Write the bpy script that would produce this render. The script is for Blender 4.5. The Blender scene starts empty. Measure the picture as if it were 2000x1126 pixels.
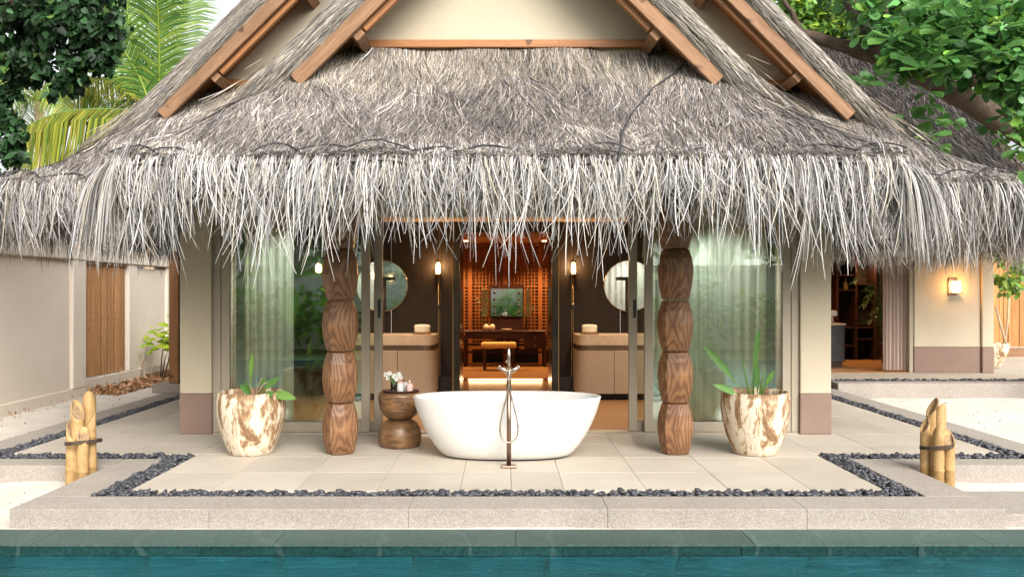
import bpy, bmesh, math, random
import numpy as np
from mathutils import Vector, Matrix, Euler
random.seed(7); RNG = np.random.default_rng(7)
R = math.radians
S = bpy.context.scene
COL = S.collection

# ------------------------------------------------------------------ camera, sky, sun, exposure
FPX, VX, VY, H = 1650.0, 984.0, 572.0, 1.57      # focal length in photo pixels, vanishing point, eye height
cam = bpy.data.cameras.new('camera'); camo = bpy.data.objects.new('camera', cam); COL.objects.link(camo)
cam.sensor_width = 36.0; cam.lens = 36.0 * FPX / 2000.0
cam.shift_x = (1000 - VX) / 2000.0; cam.shift_y = (VY - 563) / 2000.0
cam.clip_start = 0.05; cam.clip_end = 900
camo.location = (0, 0, H); camo.rotation_euler = (R(90), 0, 0)
S.camera = camo

SUN_EL, SUN_AZ = R(37), R(155)                   # azimuth clockwise from +Y: the sun stands behind the camera
world = bpy.data.worlds.new('World'); S.world = world; world.use_nodes = True
wn, wl = world.node_tree.nodes, world.node_tree.links
wn.clear()
sky = wn.new('ShaderNodeTexSky'); sky.sky_type = 'NISHITA'; sky.sun_disc = False
sky.sun_elevation = SUN_EL; sky.sun_rotation = SUN_AZ; sky.air_density = 1.0; sky.dust_density = 6.0; sky.ozone_density = 1.0
hs = wn.new('ShaderNodeHueSaturation'); hs.inputs['Saturation'].default_value = 0.16
bg = wn.new('ShaderNodeBackground'); bg.inputs['Strength'].default_value = 0.15
wo = wn.new('ShaderNodeOutputWorld')
wl.new(sky.outputs[0], hs.inputs['Color']); wl.new(hs.outputs[0], bg.inputs[0]); wl.new(bg.outputs[0], wo.inputs[0])
sl = bpy.data.lights.new('sun', 'SUN'); sl.energy = 1.3; sl.angle = R(42); sl.color = (1.0, 0.965, 0.915)
so = bpy.data.objects.new('sun', sl); COL.objects.link(so)
sd = Vector((math.sin(SUN_AZ) * math.cos(SUN_EL), math.cos(SUN_AZ) * math.cos(SUN_EL), math.sin(SUN_EL)))
so.rotation_euler = sd.to_track_quat('Z', 'Y').to_euler(); so.location = sd * 60
vs = S.view_settings; vs.view_transform = 'Standard'; vs.look = 'None'; vs.gamma = 1.0; vs.exposure = 1.08
vs.use_curve_mapping = False
S.cycles.max_bounces = 8; S.cycles.transparent_max_bounces = 24
S.cycles.diffuse_bounces = 4; S.cycles.glossy_bounces = 5; S.cycles.use_denoising = True

def at(x, y, d):                                  # photo pixel at a chosen distance -> world point
    return Vector(((x - VX) / FPX * d, d, H - (y - VY) / FPX * d))

# ------------------------------------------------------------------ object helpers
def wloc(o):
    v = Vector((0, 0, 0))
    while o is not None:
        v += o.location; o = o.parent
    return v

def tag(o, label=None, cat=None, group=None, kind=None):
    if label: o['label'] = label
    if cat: o['category'] = cat
    if group: o['group'] = group
    if kind: o['kind'] = kind
    return o

def thing(name, loc=(0, 0, 0), label=None, cat=None, group=None, kind=None, parent=None):
    o = bpy.data.objects.new(name, None); COL.objects.link(o)
    o.empty_display_size = 0.1
    if parent is not None:
        o.parent = parent; o.location = Vector(loc) - wloc(parent)
    else:
        o.location = loc
    return tag(o, label, cat, group, kind)

def obj(name, me, mat=None, parent=None, loc=None, kind=None, rot=None):
    o = bpy.data.objects.new(name, me); COL.objects.link(o)
    if mat is not None and len(me.materials) == 0: me.materials.append(mat)
    if parent is not None: o.parent = parent
    if loc is not None:
        o.location = Vector(loc) - (wloc(parent) if parent is not None else Vector((0, 0, 0)))
    if rot is not None: o.rotation_euler = rot
    if kind: o['kind'] = kind
    return o

def mesh_of(verts, faces, smooth=False):
    me = bpy.data.meshes.new('m'); me.from_pydata([tuple(v) for v in verts], [], faces); me.update()
    if smooth: me.polygons.foreach_set('use_smooth', [True] * len(me.polygons))
    return me

def wmesh(name, verts, faces, mat, parent=None, smooth=False, kind=None, origin=None):
    """mesh from world coordinates; its origin goes to `origin` (default: centre of its box)"""
    V = np.array([tuple(v) for v in verts], dtype=float)
    c = V.mean(axis=0) if origin is None else np.array(tuple(origin))
    me = mesh_of(V - c, faces, smooth)
    return obj(name, me, mat, parent, loc=c, kind=kind)

def npmesh(V, F4, smooth=False, cols=None):
    me = bpy.data.meshes.new('m')
    V = np.asarray(V, dtype=np.float32).reshape(-1, 3); F = np.asarray(F4, dtype=np.int32)
    k = F.shape[1]
    me.vertices.add(len(V)); me.vertices.foreach_set('co', V.ravel())
    me.loops.add(F.size); me.loops.foreach_set('vertex_index', F.ravel())
    me.polygons.add(len(F)); me.polygons.foreach_set('loop_start', np.arange(0, F.size, k, dtype=np.int32))
    me.polygons.foreach_set('loop_total', np.full(len(F), k, dtype=np.int32))
    if smooth: me.polygons.foreach_set('use_smooth', np.ones(len(F), dtype=bool))
    if cols is not None:
        a = me.color_attributes.new('tint', 'FLOAT_COLOR', 'POINT')
        c = np.ones((len(V), 4), dtype=np.float32); c[:, :3] = cols
        a.data.foreach_set('color', c.ravel())
    me.update(calc_edges=True); me.validate()
    return me

_boxcache = {}
def box_mesh(sx, sy, sz, bevel=0.0, seg=1):
    key = (round(sx, 4), round(sy, 4), round(sz, 4), bevel, seg)
    if key in _boxcache: return _boxcache[key].copy()
    bm = bmesh.new(); bmesh.ops.create_cube(bm, size=1)
    bmesh.ops.scale(bm, vec=(sx, sy, sz), verts=bm.verts)
    if bevel > 0:
        bmesh.ops.bevel(bm, geom=bm.edges[:], offset=min(bevel, .45 * min(sx, sy, sz)), segments=seg, affect='EDGES', profile=0.5)
    me = bpy.data.meshes.new('m'); bm.to_mesh(me); bm.free()
    _boxcache[key] = me
    return me.copy()

def box(name, x0, x1, y0, y1, z0, z1, mat, parent=None, bevel=0.0, kind=None, seg=1):
    me = box_mesh(x1 - x0, y1 - y0, z1 - z0, bevel, seg)
    return obj(name, me, mat, parent, loc=((x0 + x1) / 2, (y0 + y1) / 2, (z0 + z1) / 2), kind=kind)

def bar(name, a, b, w, h, mat, parent=None, bevel=0.0, roll=0.0):
    """rectangular bar from a to b (local X along it)"""
    a, b = Vector(a), Vector(b); d = b - a
    me = box_mesh(d.length, w, h, bevel)
    o = obj(name, me, mat, parent, loc=(a + b) / 2)
    q = d.to_track_quat('X', 'Z')
    o.rotation_mode = 'QUATERNION'; o.rotation_quaternion = q @ Euler((roll, 0, 0)).to_quaternion()
    return o

def tube_data(pts, radii, n=8, cap=True):
    pts = [Vector(p) for p in pts]; V = []; F = []
    if not hasattr(radii, '__len__'): radii = [radii] * len(pts)
    up = None
    for i, p in enumerate(pts):
        t = (pts[min(i + 1, len(pts) - 1)] - pts[max(i - 1, 0)]).normalized()
        if up is None:
            up = t.orthogonal().normalized()
        else:
            up = (up - t * up.dot(t)); up = up.normalized() if up.length > 1e-6 else t.orthogonal().normalized()
        s = t.cross(up)
        for k in range(n):
            a = 2 * math.pi * k / n
            V.append(p + (up * math.cos(a) + s * math.sin(a)) * radii[i])
    for i in range(len(pts) - 1):
        for k in range(n):
            F.append((i * n + k, i * n + (k + 1) % n, (i + 1) * n + (k + 1) % n, (i + 1) * n + k))
    if cap:
        F.append(tuple(range(n - 1, -1, -1))); F.append(tuple((len(pts) - 1) * n + k for k in range(n)))
    return V, F

def tube(name, pts, radii, mat, parent=None, n=8, kind=None):
    V, F = tube_data(pts, radii, n)
    return wmesh(name, V, F, mat, parent, smooth=True, kind=kind)

def lathe(name, prof, mat, parent, c, n=40, sx=1.0, sy=1.0, smooth=True, rot=0.0, wob=0.0):
    """prof: list of (r, z); c: base point"""
    V, F = [], []
    ph = random.random() * 6
    for r, z in prof:
        for k in range(n):
            a = 2 * math.pi * k / n + rot
            rr = r * (1 + wob * math.sin(3 * a + ph) + wob * .7 * math.sin(2 * a + 5 * z + ph))
            V.append((rr * math.cos(a) * sx, rr * math.sin(a) * sy, z))
    m = len(prof)
    for i in range(m - 1):
        for k in range(n):
            F.append((i * n + k, i * n + (k + 1) % n, (i + 1) * n + (k + 1) % n, (i + 1) * n + k))
    F.append(tuple(range(n - 1, -1, -1))); F.append(tuple((m - 1) * n + k for k in range(n)))
    return obj(name, mesh_of(V, F, smooth), mat, parent, loc=c)

def ribbons(P, W, side, cols):
    """P (n,k,3) centre lines, W (n,k) widths, side (n,3) unit vectors -> quads mesh"""
    n, k, _ = P.shape
    off = side[:, None, :] * (W[:, :, None] * 0.5)
    V = np.stack([P - off, P + off], axis=2).reshape(-1, 3)     # n,k,2
    base = (np.arange(n) * k * 2)[:, None]
    j = np.arange(k - 1)[None, :] * 2
    a = base + j
    F = np.stack([a, a + 1, a + 3, a + 2], axis=2).reshape(-1, 4)
    C = np.repeat(cols, k * 2, axis=0)
    return V, F, C

def unit(v):
    return v / np.maximum(np.linalg.norm(v, axis=-1, keepdims=True), 1e-9)

# ------------------------------------------------------------------ materials
def new_mat(name):
    m = bpy.data.materials.new(name); m.use_nodes = True
    nt = m.node_tree; nt.nodes.clear()
    out = nt.nodes.new('ShaderNodeOutputMaterial'); b = nt.nodes.new('ShaderNodeBsdfPrincipled')
    nt.links.new(b.outputs[0], out.inputs[0])
    return m, nt, b, out

def coords(nt, scale=(1, 1, 1), kind='Object'):
    tc = nt.nodes.new('ShaderNodeTexCoord'); mp = nt.nodes.new('ShaderNodeMapping')
    mp.inputs['Scale'].default_value = scale
    nt.links.new(tc.outputs[kind], mp.inputs['Vector'])
    return mp.outputs[0]

def geo_coords(nt, scale=(1, 1, 1)):
    g = nt.nodes.new('ShaderNodeNewGeometry'); mp = nt.nodes.new('ShaderNodeMapping')
    mp.inputs['Scale'].default_value = scale
    nt.links.new(g.outputs['Position'], mp.inputs['Vector'])
    return mp.outputs[0]

def noise(nt, vec, scale, detail=4, rough=0.6, dist=0.0):
    n = nt.nodes.new('ShaderNodeTexNoise'); n.inputs['Scale'].default_value = scale
    n.inputs['Detail'].default_value = detail; n.inputs['Roughness'].default_value = rough; n.inputs['Distortion'].default_value = dist
    nt.links.new(vec, n.inputs['Vector']); return n.outputs[0]

def ramp(nt, fac, stops):
    r = nt.nodes.new('ShaderNodeValToRGB'); nt.links.new(fac, r.inputs[0])
    el = r.color_ramp.elements
    while len(el) < len(stops): el.new(0.5)
    for e, (p, c) in zip(el, stops):
        e.position = p; e.color = (c[0], c[1], c[2], 1) if hasattr(c, '__len__') else (c, c, c, 1)
    return r.outputs[0]

def mixc(nt, fac, a, b, mode='MIX'):
    m = nt.nodes.new('ShaderNodeMix'); m.data_type = 'RGBA'; m.blend_type = mode
    for s, v in ((m.inputs[0], fac), (m.inputs[6], a), (m.inputs[7], b)):
        if hasattr(v, 'is_linked'): nt.links.new(v, s)
        elif hasattr(v, '__len__'): s.default_value = (v[0], v[1], v[2], 1)
        else: s.default_value = v
    return m.outputs[2]

def bump(nt, b, h, strength=0.3, dist=0.01):
    bp = nt.nodes.new('ShaderNodeBump'); bp.inputs['Strength'].default_value = strength; bp.inputs['Distance'].default_value = dist
    nt.links.new(h, bp.inputs['Height']); nt.links.new(bp.outputs[0], b.inputs['Normal'])

def obj_random(nt):
    oi = nt.nodes.new('ShaderNodeObjectInfo'); return oi.outputs['Random']

def mottled(name, c1, c2, scale=3.0, fine=60.0, rough=0.8, bumps=0.15, bdist=0.004, metallic=0.0, spec=0.3, rand=0.0, fine_amt=0.25):
    m, nt, b, out = new_mat(name); v = geo_coords(nt)
    big = ramp(nt, noise(nt, v, scale, 5, .6), [(.3, c1), (.7, c2)])
    fn = noise(nt, v, fine, 3, .7)
    col = mixc(nt, fine_amt, big, ramp(nt, fn, [(.25, tuple(.55 * x for x in c1)), (.75, tuple(min(1, 1.3 * x) for x in c2))]))
    if rand:
        col = mixc(nt, 1.0, col, ramp(nt, obj_random(nt), [(0, 1 - rand), (1, 1 + rand * .3)]), 'MULTIPLY')
    nt.links.new(col, b.inputs['Base Color'])
    b.inputs['Roughness'].default_value = rough; b.inputs['Metallic'].default_value = metallic
    b.inputs['Specular IOR Level'].default_value = spec
    if bumps: bump(nt, b, fn, bumps, bdist)
    return m

def plain(name, c, rough=0.5, metallic=0.0, spec=0.5, emit=None, estr=0.0):
    m, nt, b, out = new_mat(name)
    v = geo_coords(nt); n = noise(nt, v, 25, 4, .6)
    nt.links.new(ramp(nt, n, [(.25, tuple(.82 * x for x in c)), (.75, tuple(min(1, 1.12 * x) for x in c))]), b.inputs['Base Color'])
    nt.links.new(ramp(nt, n, [(.2, max(0, rough - .06)), (.8, min(1, rough + .08))]), b.inputs['Roughness'])
    b.inputs['Metallic'].default_value = metallic; b.inputs['Specular IOR Level'].default_value = spec
    if emit:
        b.inputs['Emission Color'].default_value = (*emit, 1); b.inputs['Emission Strength'].default_value = estr
    return m

def wood(name, dark, light, axis='X', rough=0.55, scale=1.0, knots=True, spec=0.3, bumps=.25):
    m, nt, b, out = new_mat(name)
    st = {'X': (.9, 11, 11), 'Y': (11, .9, 11), 'Z': (11, 11, .9)}[axis]
    v = coords(nt, tuple(s * scale for s in st))
    add = nt.nodes.new('ShaderNodeVectorMath'); add.operation = 'ADD'
    cmb = nt.nodes.new('ShaderNodeCombineXYZ'); r = obj_random(nt)
    mul = nt.nodes.new('ShaderNodeMath'); mul.operation = 'MULTIPLY'; mul.inputs[1].default_value = 37.0
    nt.links.new(r, mul.inputs[0])
    for i in range(3): nt.links.new(mul.outputs[0], cmb.inputs[i])
    nt.links.new(v, add.inputs[0]); nt.links.new(cmb.outputs[0], add.inputs[1]); v = add.outputs[0]
    g = noise(nt, v, 2.2, 6, .62, .8)
    fine = noise(nt, v, 12, 3, .6)
    col = ramp(nt, g, [(.28, dark), (.5, tuple((a + c) / 2 for a, c in zip(dark, light))), (.72, light)])
    col = mixc(nt, .3, col, ramp(nt, fine, [(.3, dark), (.7, light)]))
    if knots:
        vk = coords(nt, (1, 1, 1))
        k = ramp(nt, noise(nt, vk, 7, 1, .3), [(.68, 1.0), (.76, .35)])
        col = mixc(nt, 1.0, col, k, 'MULTIPLY')
    col = mixc(nt, 1.0, col, ramp(nt, r, [(0, .78), (1, 1.12)]), 'MULTIPLY')
    nt.links.new(col, b.inputs['Base Color'])
    b.inputs['Roughness'].default_value = rough; b.inputs['Specular IOR Level'].default_value = spec
    bump(nt, b, g, bumps, .004)
    return m

def tinted(name, base=(1, 1, 1), rough=0.7, transl=0.0, spec=0.25, vary=0.0):
    """colour from the per-strand / per-leaf 'tint' attribute"""
    m, nt, b, out = new_mat(name)
    at_ = nt.nodes.new('ShaderNodeAttribute'); at_.attribute_name = 'tint'
    col = mixc(nt, 1.0, at_.outputs['Color'], base, 'MULTIPLY')
    if vary:
        col = mixc(nt, 1.0, col, ramp(nt, noise(nt, geo_coords(nt), 18, 3), [(.3, 1 - vary), (.7, 1 + vary * .3)]), 'MULTIPLY')
    nt.links.new(col, b.inputs['Base Color']); b.inputs['Roughness'].default_value = rough
    b.inputs['Specular IOR Level'].default_value = spec
    if transl:
        t = nt.nodes.new('ShaderNodeBsdfTranslucent'); mx = nt.nodes.new('ShaderNodeMixShader'); mx.inputs[0].default_value = transl
        nt.links.new(col, t.inputs[0]); nt.links.new(b.outputs[0], mx.inputs[1]); nt.links.new(t.outputs[0], mx.inputs[2])
        nt.links.new(mx.outputs[0], out.inputs[0])
    return m

def leafy(name, c, rough=.45, transl=.35):
    """single big leaves: colour varies by object"""
    m, nt, b, out = new_mat(name)
    r = obj_random(nt)
    col = ramp(nt, r, [(0, tuple(.6 * x for x in c)), (.6, c), (1, (min(1, c[0] * 1.7), c[1] * 1.3, c[2]))])
    col = mixc(nt, .35, col, ramp(nt, noise(nt, geo_coords(nt), 30, 3), [(.3, tuple(.55 * x for x in c)), (.7, tuple(min(1, 1.3 * x) for x in c))]))
    nt.links.new(col, b.inputs['Base Color']); b.inputs['Roughness'].default_value = rough
    t = nt.nodes.new('ShaderNodeBsdfTranslucent'); mx = nt.nodes.new('ShaderNodeMixShader'); mx.inputs[0].default_value = transl
    nt.links.new(col, t.inputs[0]); nt.links.new(b.outputs[0], mx.inputs[1]); nt.links.new(t.outputs[0], mx.inputs[2])
    nt.links.new(mx.outputs[0], out.inputs[0])
    return m

M = {}
M['tile'] = mottled('pale_limestone_paving', (.385, .333, .268), (.505, .448, .37), 1.3, 55, .62, .12, .003, spec=.35, rand=.13)
M['grout'] = mottled('grout', (.30, .255, .20), (.38, .33, .27), 5, 80, .95)
M['sand'] = mottled('coral_sand', (.53, .475, .40), (.66, .60, .525), 2.2, 60, .95, .8, .012, spec=.1, fine_amt=.18)
M['lawn'] = mottled('garden_lawn', (.04, .08, .02), (.08, .13, .035), 3, 60, .95, .4, .01)
M['cream'] = mottled('cream_render', (.43, .365, .265), (.51, .44, .33), 1.1, 60, .85, .25, .004, spec=.15, fine_amt=.14)
M['wallbeige'] = mottled('garden_wall_render', (.60, .52, .43), (.70, .62, .525), .7, 60, .88, .25, .004, spec=.15, fine_amt=.14)
M['whitewash'] = mottled('whitewashed_render', (.72, .69, .63), (.80, .77, .71), .8, 90, .88, .1, .002, spec=.2, fine_amt=.1)
M['brown'] = mottled('brown_plinth_render', (.20, .135, .105), (.245, .17, .135), 2, 110, .85, .12, .002, spec=.2, fine_amt=.15)
M['thatch_base'] = mottled('thatch_underlayer', (.07, .058, .05), (.12, .10, .086), 9, 60, .95, .5, .02)
M['thatch_shaded'] = mottled('shaded_thatch_underlayer', (.025, .02, .017), (.05, .04, .034), 9, 60, .95, .5, .02)  # second roof: weathering and tree shade both put into the colour
M['thatch'] = tinted('thatch_straw', rough=.75, vary=.15)
M['rope'] = plain('dark_rope', (.035, .032, .034), .9)
M['barge'] = wood('varnished_rafter_wood', (.13, .064, .031), (.35, .195, .105), 'X', .7, 1.2)
M['trimwood'] = wood('orange_trim_wood', (.22, .085, .028), (.42, .19, .075), 'X', .5)
M['postwood'] = wood('post_wood', (.22, .09, .03), (.38, .18, .07), 'Z', .5)
M['gatewood'] = wood('weathered_gate_wood', (.24, .105, .038), (.50, .27, .12), 'Z', .75, .8)
M['fencewood'] = wood('amber_fence_wood', (.24, .10, .03), (.48, .24, .08), 'Z', .7)
M['darkwood'] = wood('dark_panel_wood', (.009, .006, .005), (.028, .019, .015), 'Z', .5, 1.6, knots=False)
M['deskwood'] = wood('dark_red_desk_wood', (.03, .012, .010), (.075, .030, .022), 'X', .4, knots=False)
M['latticewood'] = wood('orange_lattice_wood', (.30, .10, .03), (.48, .19, .06), 'Z', .55, knots=False)
M['floorwood'] = wood('honey_floor', (.26, .13, .05), (.40, .22, .10), 'X', .35, knots=False)
M['frame'] = mottled('taupe_aluminium', (.33, .275, .205), (.345, .29, .22), 2, 60, .45, 0, spec=.35, fine_amt=.05)
M['black'] = plain('black_metal', (.02, .02, .02), .45)
M['bronze'] = plain('brushed_bronze', (.30, .20, .15), .32, .95)
M['nickel'] = plain('brushed_nickel', (.58, .47, .38), .28, 1.0)
M['brass'] = plain('brass', (.55, .38, .18), .3, 1.0)
M['white'] = mottled('white_solid_surface', (.63, .61, .57), (.645, .625, .585), 1.5, 40, .38, 0, spec=.4, fine_amt=0.0)
M['marble_black'] = mottled('black_marble', (.010, .010, .010), (.035, .033, .030), 4, 30, .25, 0, spec=.5)
M['taupe'] = mottled('vanity_front', (.36, .27, .19), (.42, .32, .235), 2, 60, .45, .03, .001, spec=.4, fine_amt=.1)
M['stone_slab'] = mottled('honed_stone_slab', (.46, .35, .25), (.60, .49, .37), 6, 50, .5, .05, .002)
M['towel'] = mottled('cream_towel', (.74, .66, .52), (.82, .75, .62), 12, 160, .95, .6, .004, fine_amt=.3)
M['cushion'] = mottled('mustard_cushion', (.62, .38, .14), (.72, .48, .20), 8, 150, .9, .4, .003)
M['soil'] = mottled('potting_soil', (.06, .04, .03), (.14, .10, .07), 20, 90, .95, .6, .01)
M['bamboo'] = mottled('yellow_bamboo', (.24, .14, .052), (.48, .305, .128), 11, 60, .62, .05, .002, rand=.12)
M['bamboo_cut'] = mottled('bamboo_cut_end', (.16, .10, .06), (.36, .24, .13), 25, 90, .8)
M['node'] = plain('bamboo_node', (.32, .20, .08), .6)
M['litter'] = tinted('dry_leaf_litter', rough=.8)
M['bark'] = mottled('rough_bark', (.035, .025, .018), (.12, .083, .058), 8, 55, .9, .8, .02, fine_amt=.4)
M['bark_pale'] = mottled('pale_branch', (.34, .24, .15), (.48, .36, .24), 10, 60, .85, .4, .005)
M['glossleaf'] = tinted('tree_leaves', rough=.38, transl=.30, spec=.45)
M['sunleaf'] = tinted('sunny_garden_leaves', rough=.45, transl=.55, spec=.4)
M['darkleaf'] = tinted('dark_tree_leaves', rough=.5, transl=.18, spec=.22)
M['palmleaf'] = tinted('palm_leaves', rough=.45, transl=.42, spec=.4)
M['bigleaf'] = leafy('broad_green_leaf', (.072, .195, .042))
M['limeleaf'] = leafy('lime_leaf', (.36, .52, .05), transl=.5)
M['potleaf'] = leafy('pot_plant_leaf', (.13, .30, .06))
M['bananaleaf'] = leafy('banana_leaf', (.16, .36, .07), transl=.45)
M['mirror'] = plain('mirror_glass', (.92, .93, .93), .02, 1.0)
M['flower'] = plain('white_petal', (.86, .85, .78), .6)
M['pink'] = mottled('pink_patterned_bottle', (.70, .32, .26), (.86, .60, .54), 40, 120, .35, 0)
M['ceil'] = mottled('warm_ceiling', (.46, .33, .20), (.52, .38, .24), 2, 60, .9, .05)

def sun_stone(name, c1, c2, dark, speck=True):
    """exposed-aggregate concrete: mottles, pale and dark chips, stains with their own shape"""
    m, nt, b, out = new_mat(name); v = geo_coords(nt)
    base = ramp(nt, noise(nt, v, 2.3, 5, .65), [(.3, c1), (.68, c2)])
    st = ramp(nt, noise(nt, v, .9, 4, .7), [(.52, 0.0), (.72, .55)])
    col = mixc(nt, st, base, dark)
    vo = nt.nodes.new('ShaderNodeTexVoronoi'); vo.inputs['Scale'].default_value = 130; nt.links.new(v, vo.inputs['Vector'])
    chips = ramp(nt, vo.outputs['Color'], [(.15, tuple(.5 * x for x in c1)), (.5, c1), (.9, tuple(min(.85, 1.45 * x) for x in c2))])
    col = mixc(nt, .42, col, chips)
    nt.links.new(col, b.inputs['Base Color']); b.inputs['Roughness'].default_value = .7; b.inputs['Specular IOR Level'].default_value = .3
    bump(nt, b, vo.outputs['Distance'], .15, .003)
    return m
M['kerb'] = sun_stone('terrazzo_kerb', (.27, .235, .20), (.34, .30, .26), (.215, .185, .155))

def green_stone(name, c1, c2, rough):
    m, nt, b, out = new_mat(name); v = geo_coords(nt)
    base = ramp(nt, noise(nt, v, 3.0, 5, .6, .6), [(.3, c1), (.7, c2)])
    wv = nt.nodes.new('ShaderNodeTexWave'); wv.inputs['Scale'].default_value = .45; wv.inputs['Distortion'].default_value = 9; wv.inputs['Detail'].default_value = 4; wv.inputs['Detail Scale'].default_value = 1.2
    nt.links.new(v, wv.inputs['Vector'])
    vein = ramp(nt, wv.outputs['Fac'], [(.985, 0.0), (.999, .14)])
    col = mixc(nt, vein, base, (.32, .38, .35))
    fine = noise(nt, v, 45, 4, .8)
    col = mixc(nt, .5, col, ramp(nt, fine, [(.35, tuple(.35 * x for x in c1)), (.7, tuple(2.1 * x for x in c2))]))
    col = mixc(nt, 1.0, col, ramp(nt, obj_random(nt), [(0, .85), (1, 1.12)]), 'MULTIPLY')
    nt.links.new(col, b.inputs['Base Color']); b.inputs['Roughness'].default_value = rough; b.inputs['Specular IOR Level'].default_value = .18
    bump(nt, b, fine, .25, .003)
    return m
M['greenstone'] = green_stone('green_slate_coping', (.030, .055, .049), (.058, .094, .083), .42)
M['wet_shaded_stone'] = green_stone('wet_shaded_slate', (.008, .030, .029), (.014, .045, .043), .2)  # darker than the coping: wetness and the face's shade put into the colour
def ripple_tile():
    m, nt, b, out = new_mat('ripple_streaked_slate')
    v = geo_coords(nt, (1.1, 1, 4.5)); n = noise(nt, v, 2.6, 6, .62, 1.2)
    col = ramp(nt, n, [(.32, (.010, .070, .085)), (.47, (.035, .165, .19)), (.58, (.055, .215, .24)), (.72, (.12, .33, .35))])  # ripple reflections and refraction painted into the slate as light and dark streaks
    col = mixc(nt, 1.0, col, ramp(nt, obj_random(nt), [(0, .72), (1, 1.15)]), 'MULTIPLY')
    nt.links.new(col, b.inputs['Base Color']); b.inputs['Roughness'].default_value = .5; bump(nt, b, n, .3, .006); return m
M['pooltile'] = ripple_tile()
M['poolfloor'] = green_stone('pool_floor_tile', (.022, .10, .115), (.035, .14, .155), .5)

def pebble_mat():
    m, nt, b, out = new_mat('black_pebble')
    r = obj_random(nt); v = geo_coords(nt)
    col = ramp(nt, noise(nt, v, 22, 2, .5), [(.2, (.020, .021, .026)), (.5, (.045, .046, .054)), (.72, (.085, .085, .092)), (.85, (.17, .165, .16))])
    nt.links.new(col, b.inputs['Base Color']); b.inputs['Roughness'].default_value = .42; b.inputs['Specular IOR Level'].default_value = .5
    return m
M['pebble'] = pebble_mat()

def column_mat():
    m, nt, b, out = new_mat('carved_ring_grained_wood')
    tc = nt.nodes.new('ShaderNodeTexCoord'); r = obj_random(nt)
    mul = nt.nodes.new('ShaderNodeMath'); mul.operation = 'MULTIPLY_ADD'; mul.inputs[1].default_value = .16; mul.inputs[2].default_value = -.08; nt.links.new(r, mul.inputs[0])
    cmb = nt.nodes.new('ShaderNodeCombineXYZ'); nt.links.new(mul.outputs[0], cmb.inputs[0]); cmb.inputs[1].default_value = .06
    add = nt.nodes.new('ShaderNodeVectorMath'); add.operation = 'ADD'
    nt.links.new(tc.outputs['Object'], add.inputs[0]); nt.links.new(cmb.outputs[0], add.inputs[1])
    mp = nt.nodes.new('ShaderNodeMapping'); mp.inputs['Scale'].default_value = (1, 1, .16); nt.links.new(add.outputs[0], mp.inputs['Vector'])
    wv = nt.nodes.new('ShaderNodeTexWave'); wv.wave_type = 'RINGS'; wv.rings_direction = 'Z'; wv.inputs['Scale'].default_value = 15
    wv.inputs['Distortion'].default_value = 1.3; wv.inputs['Detail'].default_value = 2; wv.inputs['Detail Scale'].default_value = 1.4
    nt.links.new(mp.outputs[0], wv.inputs['Vector'])
    col = ramp(nt, wv.outputs['Fac'], [(.08, (.135, .060, .027)), (.40, (.205, .098, .044)), (.9, (.275, .140, .063))])
    fine = noise(nt, coords(nt, (14, 14, 1.2)), 5, 4, .6)
    col = mixc(nt, .3, col, ramp(nt, fine, [(.3, (.055, .022, .011)), (.7, (.23, .11, .05))]))
    col = mixc(nt, 1.0, col, ramp(nt, noise(nt, coords(nt), 3, 2), [(.35, .72), (.65, 1.15)]), 'MULTIPLY')
    nt.links.new(col, b.inputs['Base Color']); b.inputs['Roughness'].default_value = .42; b.inputs['Specular IOR Level'].default_value = .4
    bump(nt, b, wv.outputs['Fac'], .25, .003)
    return m
M['column'] = column_mat()

def stool_mat():
    m, nt, b, out = new_mat('turned_stool_wood')
    v = coords(nt, (3, 3, 14)); g = noise(nt, v, 2.4, 5, .6, 1.0)
    col = ramp(nt, g, [(.3, (.10, .045, .018)), (.5, (.22, .115, .05)), (.72, (.36, .20, .09))])
    col = mixc(nt, 1.0, col, ramp(nt, noise(nt, coords(nt), 5, 3), [(.35, .6), (.65, 1.1)]), 'MULTIPLY')
    nt.links.new(col, b.inputs['Base Color']); b.inputs['Roughness'].default_value = .35
    bump(nt, b, g, .15, .004); return m
M['stool'] = stool_mat()

def pot_mat():
    m, nt, b, out = new_mat('weathered_cream_glaze')
    v = coords(nt, (1, 1, .28)); n1 = noise(nt, v, 10, 9, .72, .5)
    tc = nt.nodes.new('ShaderNodeTexCoord'); sp = nt.nodes.new('ShaderNodeSeparateXYZ'); nt.links.new(tc.outputs['Object'], sp.inputs[0])
    md = nt.nodes.new('ShaderNodeMath'); md.operation = 'MULTIPLY_ADD'; md.inputs[1].default_value = .16; md.inputs[2].default_value = -.018
    nt.links.new(sp.outputs['Z'], md.inputs[0])
    ad = nt.nodes.new('ShaderNodeMath'); ad.operation = 'ADD'; nt.links.new(n1, ad.inputs[0]); nt.links.new(md.outputs[0], ad.inputs[1])
    col = ramp(nt, ad.outputs[0], [(.36, (.52, .43, .30)), (.47, (.68, .61, .49)), (.525, (.60, .49, .34)), (.56, (.34, .20, .10)), (.66, (.16, .085, .04))])
    n2 = noise(nt, coords(nt, (1, 1, .5)), 14, 6, .7)
    chips = ramp(nt, n2, [(.66, 0.0), (.70, .8)])
    col = mixc(nt, chips, col, (.12, .065, .03))
    nt.links.new(col, b.inputs['Base Color']); b.inputs['Roughness'].default_value = .65
    bump(nt, b, ad.outputs[0], .4, .008); return m
M['pot'] = pot_mat()

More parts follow.
